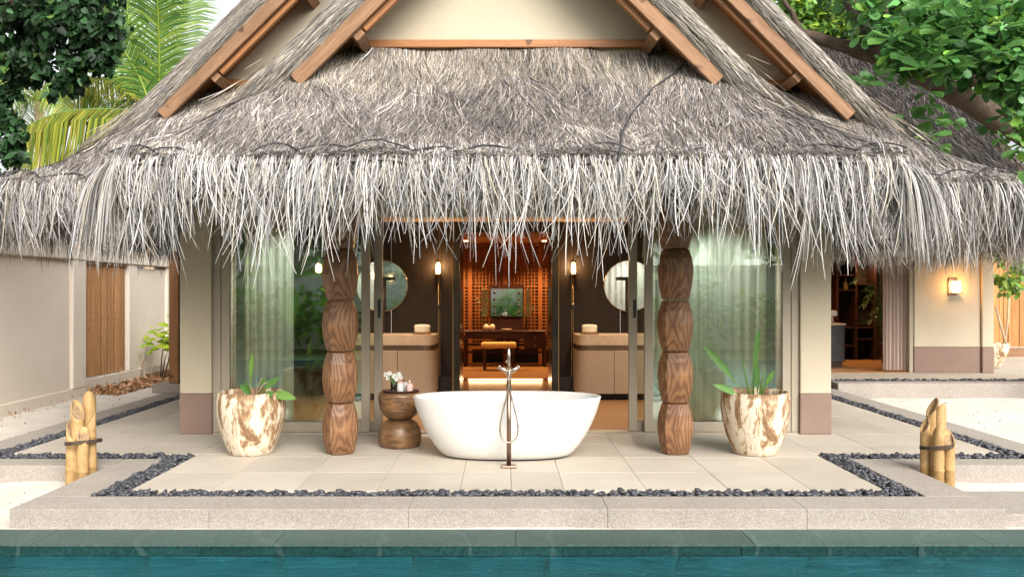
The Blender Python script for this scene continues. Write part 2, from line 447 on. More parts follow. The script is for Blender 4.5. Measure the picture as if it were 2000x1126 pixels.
def glass_mat(name, tint=(.90, .96, .92), ior=2.1):
    m = bpy.data.materials.new(name); m.use_nodes = True; nt = m.node_tree; nt.nodes.clear()
    out = nt.nodes.new('ShaderNodeOutputMaterial'); g = nt.nodes.new('ShaderNodeBsdfGlossy'); t = nt.nodes.new('ShaderNodeBsdfTransparent')
    g.inputs['Roughness'].default_value = 0.0; g.inputs['Color'].default_value = (.92, 1.0, .95, 1); t.inputs['Color'].default_value = (*tint, 1)
    fr = nt.nodes.new('ShaderNodeFresnel'); fr.inputs['IOR'].default_value = ior
    n = noise(nt, geo_coords(nt), 1.2, 2, .5); bp = nt.nodes.new('ShaderNodeBump'); bp.inputs['Strength'].default_value = .012; bp.inputs['Distance'].default_value = .05
    nt.links.new(n, bp.inputs['Height']); nt.links.new(bp.outputs[0], g.inputs['Normal'])
    mx = nt.nodes.new('ShaderNodeMixShader'); nt.links.new(fr.outputs[0], mx.inputs[0]); nt.links.new(t.outputs[0], mx.inputs[1]); nt.links.new(g.outputs[0], mx.inputs[2])
    nt.links.new(mx.outputs[0], out.inputs[0]); return m
M['glass'] = glass_mat('green_tinted_glass', (.93, .975, .95), 2.0)
M['clearglass'] = glass_mat('clear_glass', (.96, .97, .97), 1.4)

def water_mat():
    m = bpy.data.materials.new('pool_water'); m.use_nodes = True; nt = m.node_tree; nt.nodes.clear()
    out = nt.nodes.new('ShaderNodeOutputMaterial'); g = nt.nodes.new('ShaderNodeBsdfGlass')
    g.inputs['Roughness'].default_value = .0; g.inputs['IOR'].default_value = 1.33; g.inputs['Color'].default_value = (.72, .93, .95, 1)
    v = geo_coords(nt, (1.0, 2.4, 1)); n = noise(nt, v, 3.4, 5, .6, .8)
    bp = nt.nodes.new('ShaderNodeBump'); bp.inputs['Strength'].default_value = 1.0; bp.inputs['Distance'].default_value = .075
    nt.links.new(n, bp.inputs['Height']); nt.links.new(bp.outputs[0], g.inputs['Normal'])
    nt.links.new(g.outputs[0], out.inputs[0]); return m
M['water'] = water_mat()

def curtain_mat(name, c, alpha):
    m, nt, b, out = new_mat(name)
    col = ramp(nt, noise(nt, geo_coords(nt, (60, 60, 3)), 3, 3), [(.3, tuple(.85 * x for x in c)), (.7, c)])
    nt.links.new(col, b.inputs['Base Color']); b.inputs['Roughness'].default_value = .9
    t = nt.nodes.new('ShaderNodeBsdfTranslucent'); nt.links.new(col, t.inputs[0])
    m1 = nt.nodes.new('ShaderNodeMixShader'); m1.inputs[0].default_value = .4
    nt.links.new(b.outputs[0], m1.inputs[1]); nt.links.new(t.outputs[0], m1.inputs[2])
    tr = nt.nodes.new('ShaderNodeBsdfTransparent'); m2 = nt.nodes.new('ShaderNodeMixShader'); m2.inputs[0].default_value = alpha
    nt.links.new(tr.outputs[0], m2.inputs[1]); nt.links.new(m1.outputs[0], m2.inputs[2]); nt.links.new(m2.outputs[0], out.inputs[0]); return m
M['sheer'] = curtain_mat('sheer_curtain', (.80, .82, .76), .80)
M['linen'] = curtain_mat('linen_curtain', (.70, .60, .54), 1.0)

def glow(name, c, s):
    m, nt, b, out = new_mat(name); b.inputs['Base Color'].default_value = (*c, 1)
    b.inputs['Emission Color'].default_value = (*c, 1); b.inputs['Emission Strength'].default_value = s; return m
M['lampglow'] = glow('lamp_glow', (1.0, .60, .24), 9.0)
M['ledglow'] = glow('led_strip_glow', (1.0, .62, .28), 5.0)

# ================================================================== SETTING: sand, pool, terrace
X0 = 0.03
GZ = -0.15
def sand_sheet():
    xs = np.concatenate([[-260, -90, -40, -20], np.arange(-12, 12.01, .12), [20, 40, 90, 260]])
    ys = np.concatenate([np.arange(6.09, 22.01, .12), [26, 34, 60, 120, 400]])
    X, Y = np.meshgrid(xs, ys)
    Z = GZ + .012 * np.sin(X * 2.3 + 1.1 * np.sin(Y * 1.7)) * np.sin(Y * 2.9 + X) + .006 * np.sin(X * 9 + Y * 4) * np.sin(Y * 8)
    near = np.exp(-((Y - 6.12) / .10) ** 2)                     # drifted against the kerb
    Z += near * (.006 + .035 * np.exp(-((X - .25) / .38) ** 4) + .008 * np.sin(X * 3.1))
    Z[Y < 6.10] = GZ + .012
    ny, nx = X.shape
    V = np.stack([X, Y, Z], -1).reshape(-1, 3)
    i = np.arange(nx - 1)[None, :] + (np.arange(ny - 1) * nx)[:, None]
    F = np.stack([i, i + 1, i + nx + 1, i + nx], -1).reshape(-1, 4)
    me = npmesh(V, F, True)
    return obj('sand_ground', me, M['sand'], kind='structure')
sand_sheet()
# ground round the other sides of the pool (seen only in reflections)
gb = [(-260, -260, GZ), (260, -260, GZ), (260, 6.09, GZ), (-260, 6.09, GZ), (-9, -2.6, GZ), (9, -2.6, GZ), (9, 6.09, GZ), (-9, 6.09, GZ)]
wmesh('garden_ground', gb, [(0, 1, 5, 4), (1, 2, 6, 5), (0, 4, 7, 3)], M['lawn'], kind='structure')

WATER_Z, COP_Z, COP_F, COP_B = -0.205, -0.13, 5.713, 6.09
pool = thing('pool', (0, 4, WATER_Z), kind='structure')
edges = [-9, -7.1, -5.48, -3.2, -1.56, .082, 1.70, 3.31, 4.95, 6.6, 9]
for a, b_ in zip(edges[:-1], edges[1:]):
    box('coping_stone', a + .0015, b_ - .0015, COP_F, COP_B, COP_Z - .014, COP_Z, M['greenstone'], pool, .002)
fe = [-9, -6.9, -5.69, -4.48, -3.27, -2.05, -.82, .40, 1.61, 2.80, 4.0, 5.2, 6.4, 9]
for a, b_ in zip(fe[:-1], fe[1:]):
    box('edge_tile', a + .002, b_ - .002, COP_F + .006, COP_F + .05, WATER_Z - .02, COP_Z - .0145, M['wet_shaded_stone'], pool, .001)
box('pool_wall', -9, 9, COP_F + .05, COP_B - .02, -1.5, COP_Z - .016, M['grout'], pool)
we = [-9, -6.0, -5.1, -4.2, -3.31, -2.41, -1.51, -.61, .29, 1.18, 2.07, 2.97, 3.87, 4.77, 6, 9]
for a, b_ in zip(we[:-1], we[1:]):
    for z1, z0 in ((WATER_Z - .022, -.62), (-.624, -1.05), (-1.054, -1.45)):
        box('wall_tile', a + .007, b_ - .007, COP_F + .0, COP_F + .048, z0, z1, M['pooltile'], pool, .004)
box('pool_floor', -9, 9, -2.6, COP_F, -1.5, -1.4, M['poolfloor'], pool)
box('pool_side', -9.2, -9, -2.6, COP_B, -1.5, GZ + .01, M['poolfloor'], pool)
box('pool_side', 9, 9.2, -2.6, COP_B, -1.5, GZ + .01, M['poolfloor'], pool)
box('pool_side', -9.2, 9.2, -2.9, -2.6, -1.5, GZ + .01, M['poolfloor'], pool)
wmesh('water', [(-9, -2.6, WATER_Z), (9, -2.6, WATER_Z), (9, COP_F + .011, WATER_Z), (-9, COP_F + .011, WATER_Z)], [(0, 1, 2, 3)], M['water'], kind='structure')

terrace = thing('terrace', (X0, 8, 0), kind='structure')
YB = 18.6
for (a, b_, c, d) in [(X0 - 3.26, X0 + 3.26, 6.50, 8.3), (X0 - 5.06, X0 + 5.06, 8.0, YB)]:
    pass
wmesh('bedding', [(X0 - 3.25, 6.53, -.055), (X0 + 3.25, 6.53, -.055), (X0 + 3.25, 8.0, -.055), (X0 - 3.25, 8.0, -.055),
                  (X0 - 5.06, 8.0, -.055), (X0 + 5.06, 8.0, -.055), (X0 + 5.06, YB, -.055), (X0 - 5.06, YB, -.055)],
      [(0, 1, 2, 3), (4, 5, 6, 7)], M['grout'], terrace)
# paving tiles
xj = [-4.89, -4.30, -3.65, -3.00, -2.33, -1.67, -1.01, -.35, .06, .48, 1.14, 1.80, 2.46, 3.07, 3.72, 4.38, 4.89]
yj = [6.73, 7.42, 8.10, 8.76, 9.42, 10.1, 10.8, 11.5, 12.2, 12.9, 13.6, 14.4, 15.2, 16.0, 17.0, YB]
for xa, xb in zip(xj[:-1], xj[1:]):
    for ya, yb in zip(yj[:-1], yj[1:]):
        for (ra, rb, rc, rd) in [(-3.01 + X0, 3.01 + X0, 6.73, 8.2501), (-4.85 + X0, 4.85 + X0, 8.2501, YB)]:
            a, b_, c, d = max(xa, ra), min(xb, rb), max(ya, rc), min(yb, rd)
            if b_ - a < .03 or d - c < .02: continue
            if c > 9.6 and a > -3.58 and b_ < 3.62: continue
            g = .0014
            box('paving_tile', a + g, b_ - g, c + (g if abs(c - 8.2501) > .001 else 0), d - (g if abs(d - 8.2501) > .001 else 0), -.05, 0 + random.uniform(-.001, .001), M['tile'], terrace, .0025)
# kerb stones
def kerb_run(x0, x1, y0, y1, along, n, z=0.0):
    for k in range(n):
        if along == 'x':
            a = x0 + (x1 - x0) * k / n; b_ = x0 + (x1 - x0) * (k + 1) / n
            box('kerb_stone', a + .0006, b_ - .0006, y0, y1, -.42, z, M['kerb'], terrace, .005, seg=2)
        else:
            a = y0 + (y1 - y0) * k / n; b_ = y0 + (y1 - y0) * (k + 1) / n
            box('kerb_stone', x0, x1, a + .0015, b_ - .0015, -.42, z, M['kerb'], terrace, .008, seg=2)
kerb_run(X0 - 3.63, X0 + 3.63, 6.15, 6.54, 'x', 5)
for s in (-1, 1):
    xa, xb = sorted((X0 + s * 3.63, X0 + s * 3.24)); kerb_run(xa, xb, 6.543, 8.02, 'y', 1)
    xa, xb = sorted((X0 + s * 3.633, X0 + s * 5.40)); kerb_run(xa, xb, 7.71, 8.02, 'x', 1)
    xa, xb = sorted((X0 + s * 5.05, X0 + s * 5.40)); kerb_run(xa, xb, 8.023, YB, 'y', 6)
for s in (-1, 1):      # plinth blocks under the outer posts and a step at the right
    pass
box('step_stone', 3.69, 5.6, 6.22, 6.95, -.40, -.055, M['kerb'], terrace, .01, seg=2)
box('threshold', X0 - 3.28, X0 + 3.28, 9.43, 9.60, -.04, .018, M['frame'], terrace, .004)

# pebbles: the nearest 300 one by one, the rest one mass
def pebble_mesh(seed):
    r = np.random.default_rng(seed)
    bm = bmesh.new(); bmesh.ops.create_icosphere(bm, subdivisions=1, radius=1)
    sc = (1 + r.uniform(-.1, .25), .72 + r.uniform(-.12, .12), .48 + r.uniform(-.1, .1))
    for v in bm.verts:
        k = 1 + r.uniform(-.10, .10); v.co = Vector((v.co.x * sc[0] * k, v.co.y * sc[1] * k, v.co.z * sc[2] * k))
    me = bpy.data.meshes.new('m'); bm.to_mesh(me); bm.free()
    me.polygons.foreach_set('use_smooth', [True] * len(me.polygons)); me.materials.append(M['pebble'])
    return me
PB = [pebble_mesh(s) for s in range(7)]
strips = [(X0 - 3.23, X0 + 3.23, 6.545, 6.725)]
for s in (-1, 1):
    xa, xb = sorted((X0 + s * 3.235, X0 + s * 3.015)); strips.append((xa, xb, 6.73, 8.02))
    xa, xb = sorted((X0 + s * 5.045, X0 + s * 3.015)); strips.append((xa, xb, 8.025, 8.245))
    xa, xb = sorted((X0 + s * 5.045, X0 + s * 4.855)); strips.append((xa, xb, 8.25, 17.5))
pb = thing('pebble_border', (X0, 6.63, -.055), 'black pebbles filling the drain channel along the terrace edge', 'pebbles')
cand = []
for (a, b_, c, d) in strips:
    n = int((b_ - a) * (d - c) * 1350)
    for _ in range(n):
        x = random.uniform(a + .012, b_ - .012); y = random.uniform(c + .012, d - .012)
        top = random.random() < .55
        cand.append((y, x, top))
tops = sorted([c for c in cand if c[2]], key=lambda c: c[0])
chosen = set(id(c) for c in tops[:300])
MV, MF = [], []; nv = 0
pbv = []
for me in PB:
    co = np.zeros(len(me.vertices) * 3); me.vertices.foreach_get('co', co); fa = np.array([p.vertices[:] for p in me.polygons]); pbv.append((co.reshape(-1, 3), fa))
for c in cand:
    y, x, top = c; k = random.randrange(7); size = random.uniform(.021, .040)
    z = random.uniform(-.020, .007) if top else random.uniform(-.045, -.025)
    e = Euler((random.uniform(-.5, .5), random.uniform(-.5, .5), random.uniform(0, 6.28)))
    if id(c) in chosen:
        o = obj('pebble', PB[k], None, pb, loc=(x, y, z)); o.rotation_euler = e; o.scale = (size,) * 3
    else:
        co, fa = pbv[k]; Mx = np.array(e.to_matrix()) * size
        MV.append(co @ Mx.T + np.array((x, y, z))); MF.append(fa + nv); nv += len(co)
V = np.concatenate(MV) - np.array((X0, 6.63, -.055)); me = npmesh(V, np.concatenate(MF), True)
obj('pebble_fill', me, M['pebble'], pb, kind='stuff')

# ================================================================== MAIN PAVILION
pav = thing('thatched_pavilion', (X0, 9.5, 0), 'cream bath pavilion with shaggy grey thatched roof behind the white bathtub', 'building')
EZ = 2.60
def zprof(t):
    t = np.asarray(t, dtype=float)
    return np.where(t < 1.15, EZ + .70 * t + .13 * t * np.abs(t), EZ + .977 + (t - 1.15))
GF, GM = 8.12, 9.62                              # gable wall planes, front and main
def tmax(x, y):
    ax = np.abs(x - X0)
    sf, yf = 3.15 - ax, y - 6.63
    tf = np.where(y > GF, sf, np.minimum(sf, yf))
    sm, ym = 4.95 - ax, y - 8.13
    tm = np.where(y > GM, sm, np.minimum(sm, ym))
    tf = np.where(y > 11.5, -9, tf)
    return np.maximum(tf, tm)
def lump(x, y):
    return .022 * np.sin(x * 3.1 + 1.3 * np.sin(y * 2.7)) + .016 * np.sin(x * 7.3 + y * 5.1) + .012 * np.sin(x * 1.3 - y * 9.0)
def zroof(x, y):
    return zprof(tmax(x, y)) + lump(x, y)

roof = thing('roof', (X0, 8.1, EZ), parent=pav)
def roof_shell():
    xs = np.arange(-5.0 + X0, 5.0 + X0 + .001, .08); ys = np.arange(6.61, 18.6, .08)
    X, Y = np.meshgrid(xs, ys); T = tmax(X, Y); Z = zroof(X, Y) - .02
    ny, nx = X.shape
    V = np.stack([X, Y, Z], -1).reshape(-1, 3)
    i = (np.arange(nx - 1)[None, :] + (np.arange(ny - 1) * nx)[:, None]).ravel()
    F = np.stack([i, i + 1, i + nx + 1, i + nx], -1)
    zt = Z.reshape(-1)[F]; ok = (T.reshape(-1)[F].min(1) > -.03) & ((zt.max(1) - zt.min(1)) < .28)
    F = F[ok]
    VL = V.copy(); VL[:, 2] -= .20
    FL = F[:, ::-1] + len(V)
    A = np.concatenate([V, VL]) - np.array(tuple(wloc(roof)))
    me = npmesh(A, np.concatenate([F, FL]), True)
    obj('thatch_bed', me, M['thatch_base'], roof)
roof_shell()

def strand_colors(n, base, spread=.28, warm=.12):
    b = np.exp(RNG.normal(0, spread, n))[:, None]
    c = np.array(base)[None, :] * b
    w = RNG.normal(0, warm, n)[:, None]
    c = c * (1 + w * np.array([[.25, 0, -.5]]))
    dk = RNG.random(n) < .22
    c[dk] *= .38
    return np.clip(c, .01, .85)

def surface_strands(n, xr, yr, dens_fn=None):
    x = RNG.uniform(*xr, n); y = RNG.uniform(*yr, n)
    T = tmax(x, y)
    ok = (T > .05) & (T < 1.75)
    x, y, T = x[ok], y[ok], T[ok]
    e = .012
    gx = (zprof(tmax(x + e, y)) - zprof(tmax(x - e, y))) / (2 * e); gy = (zprof(tmax(x, y + e)) - zprof(tmax(x, y - e))) / (2 * e)
    g = np.hypot(gx, gy); ok = (g > .3) & (g < 2.2)
    x, y, T, gx, gy, g = (q[ok] for q in (x, y, T, gx, gy, g))
    m = len(x)
    dx, dy = -gx / g, -gy / g
    # patches of common lean, as raked and wind-blown thatch has
    lean = .34 * np.sin(x * 2.1 + 1.7 * np.sin(y * 3.0)) * np.sin(T * 4.0 + x * .9) + .15 * np.sin(x * 6.1 + y * 4.0)
    messy = np.where(T > 1.12, .30, 1.0)
    ang = (lean * .55 + RNG.normal(0, .15, m)) * messy
    ca, sa = np.cos(ang), np.sin(ang)
    ux, uy = dx * ca - dy * sa, dx * sa + dy * ca
    L = RNG.uniform(.22, .52, m)
    L = np.minimum(L, np.maximum(T - .02, .06) * 1.25)
    k = 4
    s = np.linspace(0, 1, k)[None, :]
    curl = RNG.normal(0, .06, m)[:, None] * s ** 2
    px = x[:, None] + ux[:, None] * L[:, None] * s * .82 - uy[:, None] * curl
    py = y[:, None] + uy[:, None] * L[:, None] * s * .82 + ux[:, None] * curl
    lift = (.004 + RNG.uniform(0, .02, m))[:, None] + (RNG.uniform(.0, .05, m) * np.where(T > 1.12, .6, 1.0))[:, None] * s
    # heights from the strand's own tangent plane, so that no strand jumps across a gable step
    z0 = zroof(x, y)
    slope = np.minimum(g, 1.0)
    pz = z0[:, None] - ((px - x[:, None]) * dx[:, None] + (py - y[:, None]) * dy[:, None]) * (slope * .97)[:, None] + lift
    P = np.stack([px, py, pz], -1)
    nrm = unit(np.stack([dx * slope, dy * slope, np.ones(m)], -1))
    tang = unit(np.stack([ux, uy, -slope], -1))
    side = unit(np.cross(tang, nrm))
    roll = RNG.normal(0, .55, m)[:, None]
    side = unit(side * np.cos(roll) + nrm * np.sin(roll))
    W = RNG.uniform(.0045, .0095, m)[:, None] * np.array([[.8, 1, .9, .3]])
    col = strand_colors(m, (.240, .212, .190), .46)
    top = T > 1.12
    col[top] = strand_colors(top.sum(), (.31, .27, .225), .34)
    low = T < .30
    col[low] = strand_colors(low.sum(), (.275, .247, .222), .44)
    good = (np.abs(pz[:, -1] - zroof(px[:, -1], py[:, -1])) < .13) & (np.abs(pz[:, 1] - zroof(px[:, 1], py[:, 1])) < .10)
    patch = 1 + .16 * np.sin(x * 1.9 + 2.0 * np.sin(y * 2.2)) + .10 * np.sin(x * 5.3 + T * 7)
    col = np.clip(col * patch[:, None], .01, .85)
    return ribbons(P[good], W[good], side[good], col[good])

acc = []
acc.append(surface_strands(105000, (-3.2 + X0, 3.2 + X0), (6.6, 8.16)))
acc.append(surface_strands(70000, (-5.0 + X0, -1.5 + X0), (7.6, 12.0)))
acc.append(surface_strands(70000, (1.5 + X0, 5.0 + X0), (7.6, 12.0)))
acc.append(surface_strands(16000, (-5.0 + X0, 5.0 + X0), (12.0, 18.4)))
def join_ribbons(name, acc, mat, parent):
    V, F, C, n = [], [], [], 0
    for v, f, c in acc:
        V.append(v); F.append(f + n); C.append(c); n += len(v)
    o = wloc(parent) if parent is not None else Vector((0, 0, 0))
    me = npmesh(np.concatenate(V) - np.array(tuple(o)), np.concatenate(F), False, np.concatenate(C))
    return obj(name, me, mat, parent, kind='stuff')
join_ribbons('thatch', acc, M['thatch'], roof)

# ---- eave fringe
def polyline_sample(pts, n):
    pts = np.array(pts); seg = np.diff(pts, axis=0); sl_ = np.linalg.norm(seg, axis=1); cum = np.concatenate([[0], np.cumsum(sl_)])
    s = RNG.uniform(0, cum[-1], n); s = np.clip(s + .028 * np.sin(s * 41 + 3 * np.sin(s * 7)) + .015 * np.sin(s * 97), 0, cum[-1] - 1e-4); i = np.clip(np.searchsorted(cum, s) - 1, 0, len(seg) - 1)
    f = (s - cum[i]) / sl_[i]
    p = pts[i] + seg[i] * f[:, None]; d = seg[i] / sl_[i][:, None]
    # soften the outward direction near convex corners so that the strands fan out
    out = np.stack([d[:, 1], -d[:, 0]], -1)
    return s, p, d, out, i, f, sl_[i]

def fringe(pts, per_m, base, zb, len_rng, start=(-.03, .08), w=(.009, .018), fan=.5, dark=False, lift=.035, spread=.25):
    pts = np.array(pts, dtype=float); tot = np.linalg.norm(np.diff(pts, axis=0), axis=1).sum()
    n = int(tot * per_m)
    s, p, d, out, i, f, sl_ = polyline_sample(pts, n)
    # corner fan: rotate outward direction as the strand nears a convex end of its segment
    prev = np.concatenate([[[0, 0]], np.diff(pts, axis=0)]); nxt = np.concatenate([np.diff(pts, axis=0), [[0, 0]]])
    def turn(k):
        a, b_ = prev[k], nxt[k]
        cr = a[..., 0] * b_[..., 1] - a[..., 1] * b_[..., 0]
        return np.sign(cr) * (np.abs(cr) > 1e-6)
    de, ds = (1 - f) * sl_, f * sl_
    conv_e, conv_s = turn(i + 1), turn(i)
    ang = (conv_e > 0) * np.clip(1 - de / .55, 0, 1) * (math.pi / 4) - (conv_s > 0) * np.clip(1 - ds / .55, 0, 1) * (math.pi / 4)
    ang = ang + RNG.normal(0, .16, n)
    ca, sa = np.cos(ang), np.sin(ang)
    ox, oy = out[:, 0] * ca - out[:, 1] * sa, out[:, 0] * sa + out[:, 1] * ca
    clump = .80 + .22 * np.sin(s * 5.1 + 1.2 * np.sin(s * 1.9)) + .20 * np.sin(s * 13.0 + 2 * np.sin(s * 3.3)) + .14 * np.sin(s * 31 + s * s)
    L = RNG.beta(2.4, 2.2, n) * (len_rng[1] - len_rng[0]) + len_rng[0]; L = L * (.48 + .46 * clump)
    k = 7; u = np.linspace(0, 1, k)[None, :]
    a0 = RNG.uniform(.42, .64, n)[:, None]; a1 = RNG.normal(1.50, .15, n)[:, None]
    bend = RNG.uniform(.28, .62, n)[:, None]
    A = a0 + (a1 - a0) * np.clip(u / bend, 0, 1) ** .8
    step = L[:, None] / (k - 1)
    hor = np.cumsum(np.cos(A) * step, 1) - np.cos(A[:, :1]) * step; ver = np.cumsum(np.sin(A) * step, 1) - np.sin(A[:, :1]) * step
    t0 = RNG.uniform(start[0], start[1], n)
    drift = RNG.normal(0, .11, n)[:, None] * u ** 1.5 + RNG.normal(0, .07, n)[:, None] * u ** 3 + (.05 * np.sin(s * 2.7 + np.sin(s * 6)))[:, None] * u ** 2
    px = p[:, 0:1] - out[:, 0:1] * t0[:, None] + ox[:, None] * hor - oy[:, None] * drift
    py = p[:, 1:2] - out[:, 1:2] * t0[:, None] + oy[:, None] * hor + ox[:, None] * drift
    pz = (zb + .72 * t0 + lift + RNG.uniform(-.02, .03, n))[:, None] - ver
    P = np.stack([px, py, pz], -1)
    sd_ = np.stack([-oy, ox, np.zeros(n)], -1); fw = np.stack([ox, oy, np.zeros(n)], -1)
    roll = RNG.normal(0, .6, n)[:, None]
    side = unit(sd_ * np.cos(roll) + fw * np.sin(roll))
    W = (w[0] + (w[1] - w[0]) * RNG.beta(1.6, 2.6, n))[:, None] * np.array([[.8, 1, 1, .95, .85, .7, .35]])
    return ribbons(P, W, side, strand_colors(n, base, spread))

hx, hm = 3.15, 4.95
eave = [(X0 - hm, 18.4), (X0 - hm, 8.13), (X0 - hx, 8.13), (X0 - hx, 6.63), (X0 + hx, 6.63), (X0 + hx, 8.13), (X0 + hm, 8.13), (X0 + hm, 18.4)]
front = eave[2:6]
fr = []
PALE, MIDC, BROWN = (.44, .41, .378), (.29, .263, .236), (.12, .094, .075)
fr.append(fringe(eave[3:5], 700, PALE, EZ, (.22, .62), start=(-.03, .24), w=(.0045, .0095), lift=.026))
fr.append(fringe(eave[3:5], 150, (.46, .434, .402), EZ, (.55, 1.12), start=(-.03, .20), w=(.005, .0105), lift=.03))
fr.append(fringe(eave[3:5], 420, MIDC, EZ, (.20, .56), start=(.0, .30), w=(.0045, .009), lift=.024))
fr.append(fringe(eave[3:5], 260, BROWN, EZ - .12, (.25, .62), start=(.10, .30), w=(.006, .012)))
for seg in (eave[2:4], eave[4:6]):
    fr.append(fringe(seg, 620, PALE, EZ, (.30, .80), start=(-.03, .24), w=(.0045, .0095), lift=.026))
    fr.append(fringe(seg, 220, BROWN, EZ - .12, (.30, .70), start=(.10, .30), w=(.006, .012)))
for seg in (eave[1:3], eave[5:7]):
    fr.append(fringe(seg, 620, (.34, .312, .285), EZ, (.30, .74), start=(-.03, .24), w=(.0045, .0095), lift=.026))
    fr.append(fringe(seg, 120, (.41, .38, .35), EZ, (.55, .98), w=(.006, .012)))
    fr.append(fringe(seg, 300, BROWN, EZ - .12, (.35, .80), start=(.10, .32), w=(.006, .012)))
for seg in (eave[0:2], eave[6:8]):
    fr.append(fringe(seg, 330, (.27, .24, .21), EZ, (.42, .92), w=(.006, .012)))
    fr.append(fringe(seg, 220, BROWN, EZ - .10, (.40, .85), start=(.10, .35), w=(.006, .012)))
# corner fans: bundles that fill the convex corners
def corner(cx, cy, a0, a1, n, base):
    th = RNG.uniform(a0, a1, n); o = np.stack([np.cos(th), np.sin(th)], -1)
    k = 7; u = np.linspace(0, 1, k)[None, :]
    L = RNG.uniform(.40, .88, n)
    A = RNG.uniform(.4, .7, n)[:, None] + .9 * np.clip(u / .6, 0, 1) ** .8
    step = L[:, None] / (k - 1)
    hor = np.cumsum(np.cos(A) * step, 1); ver = np.cumsum(np.sin(A) * step, 1)
    t0 = RNG.uniform(-.05, .25, n)
    P = np.stack([cx - (o[:, 0] * t0)[:, None] + o[:, 0:1] * hor + RNG.normal(0, .02, n)[:, None], cy - (o[:, 1] * t0)[:, None] + o[:, 1:2] * hor, (EZ + .03 + .6 * t0)[:, None] - ver], -1)
    side = np.stack([-o[:, 1], o[:, 0], np.zeros(n)], -1)
    return ribbons(P, RNG.uniform(.005, .011, n)[:, None] * np.array([[.8, 1, 1, .95, .85, .7, .35]]), side, strand_colors(n, base, .25))
for s in (-1, 1):
    for (cx, cy) in ((X0 + s * hx, 6.63), (X0 + s * hm, 8.13)):
        c_ = math.atan2(-1, s); fr.append(corner(cx - s * .06, cy + .06, c_ - .9, c_ + .9, 420, (.37, .342, .315)))
join_ribbons('thatch_fringe', fr, M['thatch'], roof)

# scallop ropes along the eave, each loop a part
def ropes(a, b_, out, step=.42):
    a, b_ = Vector(a), Vector(b_); L = (b_ - a).length; n = max(1, round(L / step)); d = (b_ - a).normalized(); o = Vector(out)
    pos = 0.0; cuts = [0.0]
    ws = [random.uniform(.75, 1.25) for _ in range(n)]; tot = sum(ws)
    for w_ in ws: cuts.append(cuts[-1] + w_ / tot * L)
    for c0, c1 in zip(cuts[:-1], cuts[1:]):
        pts = []
        hgt = random.uniform(.07, .11)
        for k in range(9):
            f = k / 8; p = a + d * (c0 + (c1 - c0) * f); t = .05 + hgt * math.sin(math.pi * f) ** .8
            q = p - o * t; z = float(zprof(t)) + float(lump(q.x, q.y)) + .056 + random.uniform(-.006, .006)
            pts.append((q.x, q.y, z))
        tube('scallop_rope', pts, .007, M['rope'], roof, 6)
ropes((X0 - hx, 6.63, 0), (X0 + hx, 6.63, 0), (0, -1, 0))
for s in (-1, 1):
    ropes((X0 + s * hm, 8.13, 0), (X0 + s * (hx + .15), 8.13, 0), (0, -1, 0))
    ropes((X0 + s * hx, 6.7, 0), (X0 + s * hx, 7.9, 0), (s, 0, 0))
    ropes((X0 + s * hm, 8.2, 0), (X0 + s * hm, 10.2, 0), (s, 0, 0))
# black cable over the thatch at the right
cable = []
for (px, py) in [(1335, 128), (1310, 150), (1275, 175), (1255, 200), (1235, 222), (1222, 248), (1214, 262), (1212, 290), (1206, 318)]:
    # find the point on the front slope along this sight line
    best = None
    for dd in np.arange(6.5, 8.3, .01):
        p = at(px, py, dd)
        if p.z < float(zroof(p.x, p.y)) + .045: best = p; break
    if best is not None: cable.append(best)
if len(cable) > 2: tube('cable', [c + Vector((0, -.01, .01)) for c in cable], .009, M['rope'], roof, 6)

